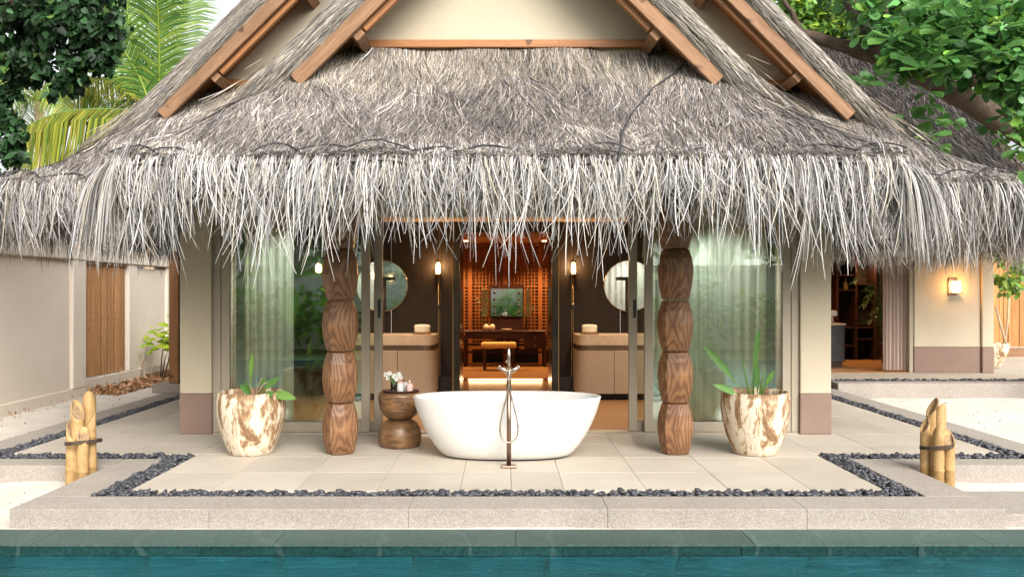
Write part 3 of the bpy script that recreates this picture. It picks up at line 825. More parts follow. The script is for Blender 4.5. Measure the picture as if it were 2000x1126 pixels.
# ---- gables: walls, rafters, verge rolls
def gable(yw, yo, half, trim_half, name_y):
    apex = float(zprof(half)) - .12
    zb = float(zprof(yw - (6.63 if half < 4 else 8.13)))
    # wall
    hw = half - 1.2
    V = [(X0 - hw, yw, zb - .35), (X0 + hw, yw, zb - .35), (X0 + hw, yw, float(zprof(half - hw)) - .12), (X0, yw, apex), (X0 - hw, yw, float(zprof(half - hw)) - .12)]
    V += [(x, y + .15, z) for x, y, z in V]
    wmesh('gable_wall', V, [(4, 3, 2, 1, 0), (5, 6, 7, 8, 9), (0, 1, 6, 5), (1, 2, 7, 6), (2, 3, 8, 7), (3, 4, 9, 8), (4, 0, 5, 9)], M['cream'], pav)
    # trim at the foot of the wall
    bar('gable_trim', (X0 - trim_half, yw - .035, zb + .03), (X0 + trim_half, yw - .035, zb + .03), .07, .075, M['trimwood'], pav, .006)
    for s in (-1, 1):
        def P(t, dz, y): return Vector((X0 + s * (half - t), y, float(zprof(t)) + dz))
        t0 = 1.24
        # barge board: upper edge hugs the thatch
        a, b_ = P(t0, -.19, yo + .03), P(half - .02, -.19, yo + .03)
        o = bar('barge_board', a, b_, .055, .16, M['barge'], pav, .006)
        a, b_ = P(1.84, -.30, yo + .105), P(half - .02, -.30, yo + .105)
        bar('inner_rafter', a, b_, .06, .10, M['trimwood'], pav, .006)
        # rafter edge strip under the sheathing
        # purlin ends from the wall out to the barge board
        for t in (1.79, 2.75):
            if t > half - .2: continue
            p0, p1 = P(t, -.30, yo + .06), P(t, -.30, yw)
            o = bar('purlin', p0, p1, .10, .13, M['barge'], pav, .005, roll=s * R(45))
        # sheathing under the overhang
        a, b_ = P(t0 - .1, -.145, (yo + yw) / 2 + .08), P(half, -.145, (yo + yw) / 2 + .08)
        bar('sheathing', a, b_, yw - yo, .02, M['trimwood'], pav)
        # verge roll of netted thatch
        pts, rad = [], []
        n = 26; tl = .55
        for k in range(n + 1):
            t = tl + (half - tl) * k / n
            p = P(t, .02 + .03 * math.sin(k * 1.7), yo + .10)
            pts.append(p); rad.append(.105 * min(1, .5 + k / 6) + .012 * math.sin(k * 2.3))
        Vt, Ft = tube_data(pts, rad, 14)
        c = np.array([tuple(v) for v in Vt]); yc = yo + .10
        c[:, 1] = yc + (c[:, 1] - yc) * 1.15
        wmesh('verge_roll', c, Ft, M['thatch_base'], roof, True)
        # slab behind the roll
        a, b_ = P(t0 - .1, .0, (yo + yw) / 2 + .3), P(half, .0, (yo + yw) / 2 + .3)
        bar('verge_slab', a, b_, (yw - yo) + .5, .16, M['thatch_base'], roof)
        # strands running along the roll
        m = 8500
        q = RNG.uniform(tl - .1, half, m); th = RNG.uniform(0, 2 * math.pi, m)
        L = RNG.uniform(.18, .5, m); k = 4; u = np.linspace(0, 1, k)[None, :]
        tt = np.clip(q[:, None] - L[:, None] * u * .75, tl - .42, half)
        rr = (.110 * np.minimum(1, .55 + (tt - tl + .3) / 1.2)) + RNG.uniform(0, .018, m)[:, None] + .02 * u * RNG.random(m)[:, None]
        tha = th[:, None] + RNG.normal(0, .25, m)[:, None] * u
        slope = np.where(tt < 1.15, .7 + .26 * tt, 1.0); nl = np.hypot(slope, 1)
        nx_, nz_ = -(-s) * slope / nl, 1 / nl      # outward normal in the X-Z plane
        nx_ = s * slope / nl
        px = X0 + s * (half - tt) + nx_ * rr * np.cos(tha); pz = zprof(tt) + .02 + nz_ * rr * np.cos(tha); py = yo + .10 + rr * 1.15 * np.sin(tha)
        Pm = np.stack([px, py, pz], -1)
        tang = unit(Pm[:, 1] - Pm[:, 0]); nr = unit(Pm[:, 0] - np.stack([X0 + s * (half - tt[:, 0]), np.full(m, yo + .10), zprof(tt[:, 0]) + .02], -1))
        side = unit(np.cross(tang, nr))
        W = RNG.uniform(.005, .009, m)[:, None] * np.array([[.8, 1, .9, .4]])
        rolls.append(ribbons(Pm, W, side, strand_colors(m, (.30, .265, .225), .34)))
        # loose ends fanning down from the foot of the roll
        m = 160
        base = P(.9, .08, yo + .08)
        q = RNG.uniform(.55, 1.1, m); L = RNG.uniform(.10, .24, m)
        t1 = q[:, None] - L[:, None] * u * .7
        sp = RNG.normal(0, .10, m)[:, None]
        px = X0 + s * (half - t1); py = yo - .02 + sp * (1 + u) - .12 * u * RNG.random(m)[:, None]; pz = zprof(t1) + .10 - .06 * u + RNG.uniform(-.05, .06, m)[:, None] - .05 * u * RNG.random(m)[:, None]
        Pm = np.stack([px, py, pz], -1)
        side = unit(np.stack([RNG.normal(0, .3, m), RNG.normal(0, .6, m), np.full(m, 1.0)], -1))
        rolls.append(ribbons(Pm, RNG.uniform(.007, .013, m)[:, None] * np.array([[.8, 1, .9, .5]]), side, strand_colors(m, (.34, .29, .24), .3)))
rolls = []
gable(GF, 7.55, 3.15, 1.36, 0)
gable(GM, 9.05, 4.95, 3.20, 1)
join_ribbons('verge_thatch', rolls, M['thatch'], roof)

# ---- walls and facade
DY = 9.5
def pillar(x0, x1):
    p = thing('pillar', ((x0 + x1) / 2, 9.65, 0), parent=pav)
    box('pillar_shaft', x0, x1, 9.40, 9.92, .452, 2.75, M['cream'], p, .012, seg=2)
    box('pillar_base', x0 - .004, x1 + .004, 9.396, 9.924, 0, .45, M['brown'], p, .012, seg=2)
pillar(-3.607, -3.254); pillar(3.30, 3.645)
for s in (-1, 1):
    xa, xb = sorted((X0 + s * 3.44, X0 + s * 3.60))
    box('side_wall', xa, xb, 9.93, 18.5, .452, 2.75, M['cream'], pav)
    xa, xb = sorted((X0 + s * 3.43, X0 + s * 3.61))
    box('side_wall_base', xa, xb, 9.93, 18.5, 0, .45, M['brown'], pav)
box('lintel', -3.25, 3.30, 9.42, 9.62, 2.42, 2.80, M['cream'], pav, .006)
box('eave_beam', X0 - 3.0, X0 + 3.0, 8.2, 8.4, 2.62, 2.80, M['barge'], pav, .01)
box('ceiling', -3.4, 3.45, 9.63, 13.9, 2.66, 2.72, M['ceil'], pav)
box('bathroom_floor', -3.42, 3.46, 9.605, 15.0, -.03, .012, M['floorwood'], pav)

def door(x0, x1, y, handle=None, lab=None):
    d = thing('sliding_door', ((x0 + x1) / 2, y, .02), parent=pav)
    w = .095; fd = .05
    box('stile', x0, x0 + w, y - fd / 2, y + fd / 2, .02, 2.42, M['frame'], d, .004)
    box('stile', x1 - w, x1, y - fd / 2, y + fd / 2, .02, 2.42, M['frame'], d, .004)
    box('bottom_rail', x0 + w, x1 - w, y - fd / 2 + .002, y + fd / 2 - .002, .02, .13, M['frame'], d, .004)
    box('top_rail', x0 + w, x1 - w, y - fd / 2 + .002, y + fd / 2 - .002, 2.32, 2.42, M['frame'], d, .004)
    box('glass_pane', x0 + w, x1 - w, y - .005, y + .005, .13, 2.32, M['glass'], d)
    if handle:
        box('handle', handle - .017, handle + .017, y - fd / 2 - .008, y - fd / 2, 1.29, 1.50, M['black'], d, .006)
    return d
box('door_jamb', -3.253, -3.165, 9.44, 9.60, .019, 2.419, M['frame'], pav, .004)
box('door_jamb', 3.215, 3.299, 9.44, 9.60, .019, 2.419, M['frame'], pav, .004)
door(-3.163, -1.50, 9.475)
door(-3.02, -1.37, 9.55, handle=-1.405)
door(1.575, 3.213, 9.475)
door(1.41, 3.06, 9.55, handle=1.475)

# ================================================================== INTERIOR
def curtain(name, x0, x1, y, z0, z1, mat, label, cat='curtain', folds=14, amp=.035, xdir=True, group=None):
    n = folds * 8; V = []; F = []
    ph = random.random() * 6
    for j in range(5):
        z = z0 + (z1 - z0) * j / 4
        for i in range(n + 1):
            u = i / n; a = amp * math.sin(u * folds * 2 * math.pi + ph + .4 * math.sin(j + u * 9)) * (1 + .25 * math.sin(u * 17))
            V.append((x0 + (x1 - x0) * u, y + a, z) if xdir else (x0 + a, y + (x1 - x0) * u, z))
    for j in range(4):
        for i in range(n):
            F.append((j * (n + 1) + i, j * (n + 1) + i + 1, (j + 1) * (n + 1) + i + 1, (j + 1) * (n + 1) + i))
    o = wmesh(name, V, F, mat, None, True, origin=((x0 + x1) / 2, y, z0)); tag(o, label, cat, group); return o
curtain('sheer_curtain', -3.25, -2.42, 9.72, .03, 2.6, M['sheer'], 'sheer white curtain behind the glass door left of the bathtub', folds=9)
curtain('sheer_curtain', 1.62, 3.2, 9.72, .03, 2.6, M['sheer'], 'sheer white curtain behind the glass door right of the bathtub', folds=14)

# dark panelled back wall with the passage in the middle
bw = thing('panelled_wall', (0, 12.95, 0), parent=pav)
for s in (-1, 1):
    for a, b_ in [(.80, 1.005), (1.013, 1.75), (1.758, 2.55), (2.558, 3.41)]:
        xa, xb = sorted((X0 + s * a, X0 + s * b_))
        box('wall_panel', xa, xb, 12.93, 12.97, .30, 2.66, M['darkwood'], bw, .002)
        box('skirting', xa, xb, 12.925, 12.97, .012, .295, M['marble_black'], bw)
    xa, xb = sorted((X0 + s * 1.0055, X0 + s * 1.0125)); box('metal_inlay', xa, xb, 12.934, 12.96, .30, 2.66, M['brass'], bw)
    xa, xb = sorted((X0 + s * .70, X0 + s * .80)); box('passage_jamb', xa, xb, 12.88, 13.9, .012, 2.66, M['marble_black'], bw, .004)
    xa, xb = sorted((X0 + s * .80, X0 + s * .812)); box('metal_inlay', xa, xb, 12.878, 12.928, .012, 2.66, M['brass'], bw)
box('passage_head', X0 - .70, X0 + .70, 12.9, 13.9, 2.50, 2.66, M['marble_black'], bw)

hall = thing('dressing_hall', (0, 16, 0), parent=pav)
for s in (-1, 1):
    xa, xb = sorted((X0 + s * 1.60, X0 + s * 1.70)); box('hall_wall', xa, xb, 13.9, 18.5, 0, 2.66, M['latticewood'], hall)
    xa, xb = sorted((X0 + s * .80, X0 + s * 1.60)); box('hall_return', xa, xb, 13.86, 13.9, 0, 2.66, M['latticewood'], hall)
box('hall_floor', X0 - 1.6, X0 + 1.6, 15.02, 18.5, -.03, .06, M['floorwood'], hall)
box('hall_ceiling', X0 - 1.6, X0 + 1.6, 13.9, 18.5, 2.64, 2.70, M['ceil'], hall)
box('rear_wall', X0 - 1.6, X0 + 1.6, 18.42, 18.5, .06, 1.70, M['darkwood'], hall)
box('rear_wall_upper', X0 - 1.6, X0 + 1.6, 18.425, 18.5, 1.702, 2.64, M['cream'], hall)
led = box('step_light', X0 - .66, X0 + .66, 15.0, 15.018, .030, .044, M['ledglow'], None)
tag(led, 'glowing light strip in the step of the passage floor', 'light strip')
ll = bpy.data.lights.new('step_light_glow', 'AREA'); ll.shape = 'RECTANGLE'; ll.size = 1.3; ll.size_y = .03; ll.energy = 1.6; ll.color = (1, .6, .28)
lo = bpy.data.objects.new('step_light_glow', ll); COL.objects.link(lo); lo.location = (X0, 14.98, .05); lo.rotation_euler = (R(-60), 0, 0); lo.parent = None

lat = thing('lattice_screen', (X0, 18.1, .06), 'orange wooden lattice screen behind the dressing table', 'screen')
zb_, zt_ = .14, 2.60
for x in (-1.55, -.75, 0, .75, 1.55):
    box('upright', X0 + x - .045, X0 + x + .045, 18.08, 18.14, .06, zt_ + .03, M['latticewood'], lat, .004)
for z in (.40, zt_):
    for a, b_ in ((-1.505, -.795), (-.705, -.045), (.045, .705), (.795, 1.505)):
        box('rail', X0 + a, X0 + b_, 18.085, 18.135, z - .03, z + .03, M['latticewood'], lat, .003)
k = 0
for a, b_ in ((-1.505, -.795), (-.705, -.045), (.045, .705), (.795, 1.505)):
    n = 9
    for i in range(1, n):
        x = a + (b_ - a) * i / n
        box('lattice_bar', X0 + x - .011, X0 + x + .011, 18.095, 18.11, .43, zt_ - .03, M['latticewood'], lat)
    for i in range(1, 30):
        z = .43 + (zt_ - .46) * i / 30
        box('lattice_slat', X0 + a, X0 + b_, 18.1105, 18.125, z - .011, z + .011, M['latticewood'], lat)

# vanities, mirrors, sconces, towels on both sides of the passage
for s, side_w in ((-1, 'left'), (1, 'right')):
    xa, xb = sorted((X0 + s * 1.03, X0 + s * 2.55))
    v = thing('vanity', ((xa + xb) / 2, 12.6, 0), f'taupe bathroom vanity with thick stone top {side_w} of the passage', 'vanity', 'vanities beside the passage')
    def slab(name, xa, xb, y0, y1, z0, z1, mat, rnd=.16):
        pts = []
        inner = xb if s < 0 else xa
        for (cx, cy, q0) in ((xa, y0, 180), (xb, y0, 270)):
            isin = abs(cx - inner) < 1e-6
            r_ = rnd if isin else .005
            ccx = cx + (r_ if cx == xa else -r_)
            for k in range(9):
                a = R(q0 + 90 * k / 8); pts.append((ccx + r_ * math.cos(a), cy + r_ + r_ * math.sin(a)))
        pts += [(xb, y1), (xa, y1)]
        n = len(pts); V = [(x, y, z0) for x, y in pts] + [(x, y, z1) for x, y in pts]
        F = [tuple(range(n - 1, -1, -1)), tuple(range(n, 2 * n))] + [(i, (i + 1) % n, n + (i + 1) % n, n + i) for i in range(n)]
        return wmesh(name, V, F, mat, v)
    slab('stone_top', xa - .0, xb + .0, 12.25, 12.92, .815, .96, M['stone_slab'])
    slab('recess', xa + .03, xb - .03, 12.30, 12.92, .735, .815, M['bronze'])
    mid = X0 + s * 1.575
    x1, x2 = (xa, mid - .003) if s > 0 else (mid + .003, xb)
    slab('cabinet_door', x1, x2, 12.27, 12.90, .11, .735, M['taupe'])
    x1, x2 = (mid + .003, xb) if s > 0 else (xa, mid - .003)
    box('cabinet_door', x1, x2, 12.272, 12.90, .11, .735, M['taupe'], v, .003)
    box('toe_kick', xa + .05, xb - .05, 12.36, 12.90, .012, .11, M['darkwood'], v)
    # round mirror
    mc = Vector((X0 + s * 1.89, 12.90, 1.68))
    mr = thing('round_mirror', tuple(mc), f'round wall mirror above the {side_w} vanity', 'mirror', 'round mirrors above the vanities')
    V, F = [], []
    n = 48; Vd = []
    for k in range(n): a = 2 * math.pi * k / n; Vd.append((mc.x + .385 * math.cos(a), mc.y, mc.z + .385 * math.sin(a)))
    Vb = [(x, y + .02, z) for x, y, z in Vd]
    wmesh('mirror_disc', Vd + Vb, [tuple(range(n)), tuple(range(2 * n - 1, n - 1, -1))] + [((i + 1) % n, i, n + i, n + (i + 1) % n) for i in range(n)], M['mirror'], mr)
    ring = [(mc.x + .39 * math.cos(2 * math.pi * k / 48), mc.y + .005, mc.z + .39 * math.sin(2 * math.pi * k / 48)) for k in range(49)]
    tube('mirror_rim', ring, .006, M['brass'], mr, 6)
    # tap spout in front of the mirror
    tp = thing('basin_tap', (X0 + s * 1.86, 12.75, .96), f'black tall basin tap on the {side_w} vanity', 'tap', 'basin taps')
    tube('tap_body', [(X0 + s * 1.86, 12.80, .96), (X0 + s * 1.86, 12.80, 1.78)], .022, M['black'], tp)
    bar('tap_spout', (X0 + s * 1.98, 12.78, 1.79), (X0 + s * 1.70, 12.78, 1.79), .05, .05, M['black'], tp, .005)
    # sconce
    sx = X0 + s * 1.03
    sc = thing('wall_sconce', (sx, 12.9, 1.92), f'lit candle-shaped wall sconce beside the {side_w} round mirror', 'sconce', 'sconces beside the passage')
    lathe('sconce_shade', [(.028, 0), (.034, .02), (.032, .10), (.024, .155), (.010, .165)], M['lampglow'], sc, (sx, 12.85, 1.87), 14)
    box('sconce_bracket', sx - .03, sx + .03, 12.82, 12.925, 1.845, 1.868, M['brass'], sc, .004)
    tube('sconce_stem', [(sx, 12.905, 1.84), (sx, 12.905, .33)], .007, M['brass'], sc, 8)
    box('sconce_switch', sx - .03, sx + .03, 12.88, 12.915, 1.33, 1.39, M['black'], sc, .004)
    pl = bpy.data.lights.new('sconce_glow', 'POINT'); pl.energy = 9; pl.color = (1, .58, .25); pl.shadow_soft_size = .03
    po = bpy.data.objects.new('sconce_glow', pl); COL.objects.link(po); po.parent = sc; po.location = (0, -.12, .06)
    # rolled towel on a wooden tray
    tx = X0 + s * 1.235
    tw = thing('rolled_towel', (tx, 12.45, .96), f'rolled cream towel on a small tray on the {side_w} vanity', 'towel', 'towels on the vanities')
    lathe('towel_roll', [(.075, 0), (.098, .012), (.102, .03), (.096, .05), (.103, .075), (.099, .10), (.090, .118), (.05, .124)], M['towel'], tw, (tx, 12.45, .985), 26, sx=1.15, sy=.75, wob=.035)
    bar('towel_tray', (tx - .13, 12.45, .972), (tx + .13, 12.45, .972), .15, .022, M['floorwood'], tw, .006)

# towel label writing is too small to read in the photo: only a faint woven band
# dressing table, stool, lighted mirror, vases
dk = thing('dressing_table', (X0, 17.5, .06), 'dark wooden dressing table with drawers against the lattice screen', 'table')
box('table_top', X0 - .86, X0 + .86, 17.3, 17.85, .76, .80, M['deskwood'], dk, .005)
box('apron', X0 - .82, X0 + .38, 17.34, 17.82, .64, .76, M['deskwood'], dk, .004)
drw = box('drawer_box', X0 + .40, X0 + .83, 17.33, 17.82, .42, .758, M['deskwood'], dk, .005)
for z in (.49, .64):
    o = box('drawer_knob', X0 + .60, X0 + .63, 17.305, 17.33, z, z + .03, M['brass'], dk, .008)
for x in (-.82, .82):
    for y in (17.36, 17.80):
        lathe('table_leg', [(.035, 0), (.03, .1), (.036, .3), (.028, .45), (.036, .64)], M['deskwood'], dk, (X0 + x, y, .06), 12)
for z in (.30, .46): box('stretcher', X0 - .95, X0 + .95, 17.83, 17.86, z, z + .05, M['deskwood'], dk)
st = thing('upholstered_stool', (X0 - .13, 16.7, .06), 'mustard cushioned stool with dark turned legs in front of the dressing table', 'stool')
box('stool_cushion', X0 - .48, X0 + .22, 16.5, 16.9, .49, .60, M['cushion'], st, .045, seg=3)
for x in (-.41, .15):
    for y in (16.55, 16.85):
        lathe('stool_leg', [(.028, 0), (.022, .05), (.03, .14), (.02, .2), (.032, .3), (.03, .43)], M['deskwood'], st, (X0 + x, y, .06), 12)
vm = thing('vanity_mirror', (X0 + .02, 17.75, .80), 'lighted make-up mirror with round bulbs standing on the dressing table', 'mirror')
box('mirror_panel', X0 - .30, X0 + .36, 17.70, 17.72, 1.09, 1.66, M['mirror'], vm)
box('mirror_frame', X0 - .34, X0 + .40, 17.722, 17.75, 1.05, 1.75, M['deskwood'], vm, .004)
box('mirror_wing', X0 - .50, X0 - .36, 17.71, 17.73, 1.08, 1.66, M['brass'], vm, .01)
box('mirror_wing', X0 + .42, X0 + .54, 17.71, 17.73, 1.08, 1.66, M['brass'], vm, .01)
box('mirror_foot', X0 - .30, X0 + .36, 17.72, 17.80, .80, 1.05, M['deskwood'], vm, .01)
for x in (-.23, .29):
    for z in (1.16, 1.30, 1.44, 1.58):
        tube('mirror_bulb', [(X0 + x, 17.70, z), (X0 + x, 17.675, z)], .03, M['black'], vm, 14)
for x, lb in ((-.42, 'left'), (-.30, 'right')):
    o = lathe('wooden_ball', [(.01, 0), (.05, .02), (.062, .065), (.05, .11), (.01, .13)], M['towel'], None, (X0 + x + .03, 17.42, .80), 18)
    tag(o, f'small pale round pot on the dressing table, {lb} of the pair', 'pot', 'round pots on the dressing table')
o = lathe('dish', [(.04, 0), (.10, .015), (.11, .035), (.09, .03), (.02, .02)], M['stone_slab'], None, (X0 + .03, 17.42, .80), 20); tag(o, 'shallow pale dish in the middle of the dressing table', 'dish')
def twig_vase(x, lb):
    v = thing('twig_vase', (x, 17.6, .80), f'vase of dark leafy twigs {lb} of the lighted mirror', 'vase', 'twig vases on the dressing table')
    lathe('vase_body', [(.03, 0), (.045, .06), (.03, .16), (.022, .2)], M['clearglass'], v, (x, 17.6, .80), 14)
    for k in range(9):
        a = random.uniform(0, 6.28); e = random.uniform(.05, .2); h = random.uniform(.3, .6)
        tip = Vector((x + e * math.cos(a), 17.58 + .5 * e * math.sin(a), .95 + h))
        tube('twig', [(x, 17.6, .85), ((x + tip.x) / 2, 17.59, .85 + h * .5), tip], [.004, .003, .002], M['bark'], v, 5)
        for j in range(3):
            p = Vector((x, 17.6, .9)).lerp(tip, random.uniform(.4, 1)); q = p + Vector((random.uniform(-.07, .07), random.uniform(-.04, .04), random.uniform(-.02, .07)))
            n_ = Vector((.015, .005, .01)); wmesh('twig_leaf', [p, (p + q) / 2 + n_, q, (p + q) / 2 - n_], [(0, 1, 2, 3)], M['bigleaf'], v)
twig_vase(X0 - .42, 'left'); twig_vase(X0 + .44, 'right')
# ceiling downlights of the hall and bathroom; the curtain pair is added
def downlight(x, y, z, e, lab, size=.05, warm=(1, .56, .24)):
    d = thing('ceiling_downlight', (x, y, z), lab, 'downlight', 'ceiling downlights')
    lathe('lamp_lens', [(.045, 0), (.045, .012)], M['lampglow'], d, (x, y, z - .012), 16)
    l = bpy.data.lights.new('downlight_beam', 'SPOT'); l.energy = e; l.color = warm; l.spot_size = R(120); l.spot_blend = .6; l.shadow_soft_size = size
    o = bpy.data.objects.new('downlight_beam', l); COL.objects.link(o); o.parent = d; o.location = (0, 0, -.03)
for x, w_ in ((-.8, 'left'), (.8, 'right')):
    downlight(X0 + x, 17.3, 2.64, 120, f'lit downlight in the hall ceiling above the {w_} end of the dressing table')
downlight(X0, 15.4, 2.64, 60, 'lit downlight in the hall ceiling above the passage step')
for x, w_ in ((-2.45, 'left'), (2.45, 'right')):
    downlight(X0 + x, 10.25, 2.66, 110, f'added unseen downlight in the bathroom ceiling brightening the {w_} sheer curtain', warm=(1, .94, .85))  # unseen pair added to lift the dim curtains
for x, w_ in ((-1.5, 'left'), (1.5, 'right')):
    downlight(X0 + x, 11.6, 2.66, 95, f'lit downlight in the bathroom ceiling above the {w_} vanity', warm=(1, .76, .54))

# ================================================================== THINGS ON THE TERRACE
# carved columns: stacked faceted drums
def column(x, y, rot, label):
    c = thing('carved_column', (x, y, 0), label, 'column', 'carved columns holding the eave')
    n = 8; h = .5
    for i in range(6):
        rr = rot + random.uniform(-.05, .05) + (i % 2) * .04
        k = random.uniform(.42, .60)
        rings = [(.128, 0.0), (.139, .010), (.170, h * k * .48), (.186, h * k), (.171, h * (k + 1) * .5 + .01), (.139, h - .014), (.127, h - .005)]
        V = []; F = []
        for r_, z in rings:
            for j in range(n):
                a = 2 * math.pi * j / n + rr
                # alternating wide and narrow facets
                w = 1.0 + (.035 if j % 2 else -.02)
                V.append((r_ * w * math.cos(a), r_ * w * math.sin(a), z - h / 2))
        for q in range(len(rings) - 1):
            for j in range(n): F.append((q * n + j, q * n + (j + 1) % n, (q + 1) * n + (j + 1) % n, (q + 1) * n + j))
        F.append(tuple(range(n - 1, -1, -1))); F.append(tuple((len(rings) - 1) * n + j for j in range(n)))
        me = mesh_of(V, F)
        bm = bmesh.new(); bm.from_mesh(me)
        bmesh.ops.bevel(bm, geom=bm.edges[:], offset=.005, segments=2, affect='EDGES', profile=.5, clamp_overlap=True); bm.to_mesh(me); bm.free()
        obj('drum', me, M['column'], c, loc=(x, y, i * h + h / 2 + .002))
column(-1.605, 8.30, R(22.5), 'faceted carved wooden column left of the bathtub behind the stool')
column(1.685, 8.30, R(4), 'faceted carved wooden column right of the bathtub')

def big_pot(x, y, label):
    p = thing('glazed_pot', (x, y, 0), label, 'pot', 'large weathered pots')
    prof = [(.0, 0.0), (.195, 0.0), (.208, .012), (.235, .07), (.270, .16), (.300, .26), (.320, .36), (.331, .45), (.330, .53), (.322, .585), (.316, .604), (.304, .610), (.292, .602), (.290, .56), (.285, .50)]
    lathe('pot_body', prof[1:], M['pot'], p, (x, y, 0), 56, wob=.004)
    lathe('pot_soil', [(.284, .0), (.20, .012), (.05, .02)], M['soil'], p, (x, y, .505), 30)
    return p
pl_ = big_pot(-2.48, 8.30, 'weathered cream glazed pot with drooping plant left of the columns')
pr_ = big_pot(2.47, 8.30, 'weathered cream glazed pot with tall upright leaves right of the columns')

def blade(name, base, tip, width, mat, parent, droop=.1, fold=.25, stem=.0, n=9, up=Vector((0, -1, .3)), shape=1.0):
    """long leaf: petiole part of the line has no width; folded along the midrib"""
    base, tip = Vector(base), Vector(tip); L = (tip - base).length
    V, F = [], []
    ax = (tip - base).normalized(); sd_ = ax.cross(up).normalized(); nr = sd_.cross(ax).normalized()
    for i in range(n):
        u = i / (n - 1)
        c = base.lerp(tip, u) + Vector((0, 0, -droop * L * (u ** 2) + droop * L * u * .9))
        v = max(0, (u - stem) / (1 - stem)); w = width * (math.sin(math.pi * v ** shape) ** .75) * .5 if v > 0 else 0
        w = max(w, .004)
        V += [c - sd_ * w + nr * w * fold, c, c + sd_ * w + nr * w * fold]
    for i in range(n - 1):
        a = i * 3
        F += [(a, a + 1, a + 4, a + 3), (a + 1, a + 2, a + 5, a + 4)]
    o = wmesh(name, V, F, mat, parent, True)
    return o
z_ = .52
def pt(px, py, d=8.25): return at(px, py, d)
# left pot plant
for (bx, by, tx, ty, w, dr, stem, d) in [(487, 770, 493, 690, .05, .0, .45, 8.30), (505, 770, 578, 775, .09, .38, .35, 8.18), (500, 770, 545, 735, .065, .15, .4, 8.30),
                                 (486, 772, 480, 745, .06, .0, .2, 8.25), (498, 772, 520, 735, .05, .2, .5, 8.35), (492, 772, 470, 750, .05, .1, .3, 8.2), (508, 774, 535, 765, .07, .2, .3, 8.12)]:
    blade('leaf', pt(bx, by + 8, d), pt(tx, ty, d - .05), w, M['potleaf'], pl_, dr, .3, stem)
for (tx, ty) in [(512, 738), (530, 742), (480, 748)]:
    tube('stem', [pt(497, 778, 8.3), pt((497 + tx) / 2, 750, 8.3), pt(tx, ty, 8.28)], [.008, .006, .004], M['bark_pale'], pl_, 6)
# right pot plant
for (bx, by, tx, ty, w, dr, stem, d) in [(1464, 780, 1482, 640, .055, .0, .45, 8.30), (1470, 780, 1372, 672, .075, .10, .35, 8.25), (1463, 780, 1392, 748, .065, .22, .30, 8.15),
                                 (1480, 782, 1478, 700, .05, .02, .3, 8.32), (1476, 780, 1512, 722, .05, .1, .5, 8.3)]:
    blade('leaf', pt(bx, by + 8, d), pt(tx, ty, d - .05), w, M['potleaf'], pr_, dr, .3, stem)
for (bx, tx, ty) in [(1470, 1475, 715), (1482, 1495, 722), (1484, 1508, 728), (1466, 1450, 700)]:
    tube('stem', [pt(bx, 782, 8.3), pt((bx + tx) / 2, 745, 8.3), pt(tx, ty, 8.28)], [.012, .009, .005], M['potleaf'], pr_, 6)

# bathtub
def bathtub():
    t = thing('bathtub', (X0, 8.15, 0), 'white oval freestanding bathtub in the middle of the terrace', 'bathtub')
    n = 96
    prof = [(.575, .255, .014), (.600, .275, .022), (.640, .305, .05), (.700, .340, .12), (.765, .372, .22), (.818, .392, .32), (.860, .406, .42), (.892, .418, .52), (.905, .424, .572),
            (.904, .423, .580), (.895, .414, .584), (.882, .402, .582), (.876, .396, .574), (.855, .380, .50), (.80, .35, .36), (.72, .31, .24), (.62, .26, .17), (.40, .17, .145), (.05, .03, .14)]
    V, F = [], []
    for a_, b_, z in prof:
        for k in range(n):
            a = 2 * math.pi * k / n; ca, sa = math.cos(a), math.sin(a); e = 2 / 2.18
            V.append((a_ * abs(ca) ** e * (1 if ca > 0 else -1), b_ * abs(sa) ** e * (1 if sa > 0 else -1), z))
    for i in range(len(prof) - 1):
        for k in range(n): F.append((i * n + k, i * n + (k + 1) % n, (i + 1) * n + (k + 1) % n, (i + 1) * n + k))
    F.append(tuple(range(n - 1, -1, -1))); F.append(tuple((len(prof) - 1) * n + k for k in range(n)))
    obj('tub_shell', mesh_of(V, F, True), M['white'], t, loc=(X0, 8.15, 0))
    lathe('tub_foot', [(1, 0), (1, .0138)], M['black'], t, (X0, 8.15, .0005), 48, sx=.57, sy=.25)
    tube('overflow_drain', [(X0, 8.15, .141), (X0, 8.15, .148)], .03, M['nickel'], t, 16)
bathtub()

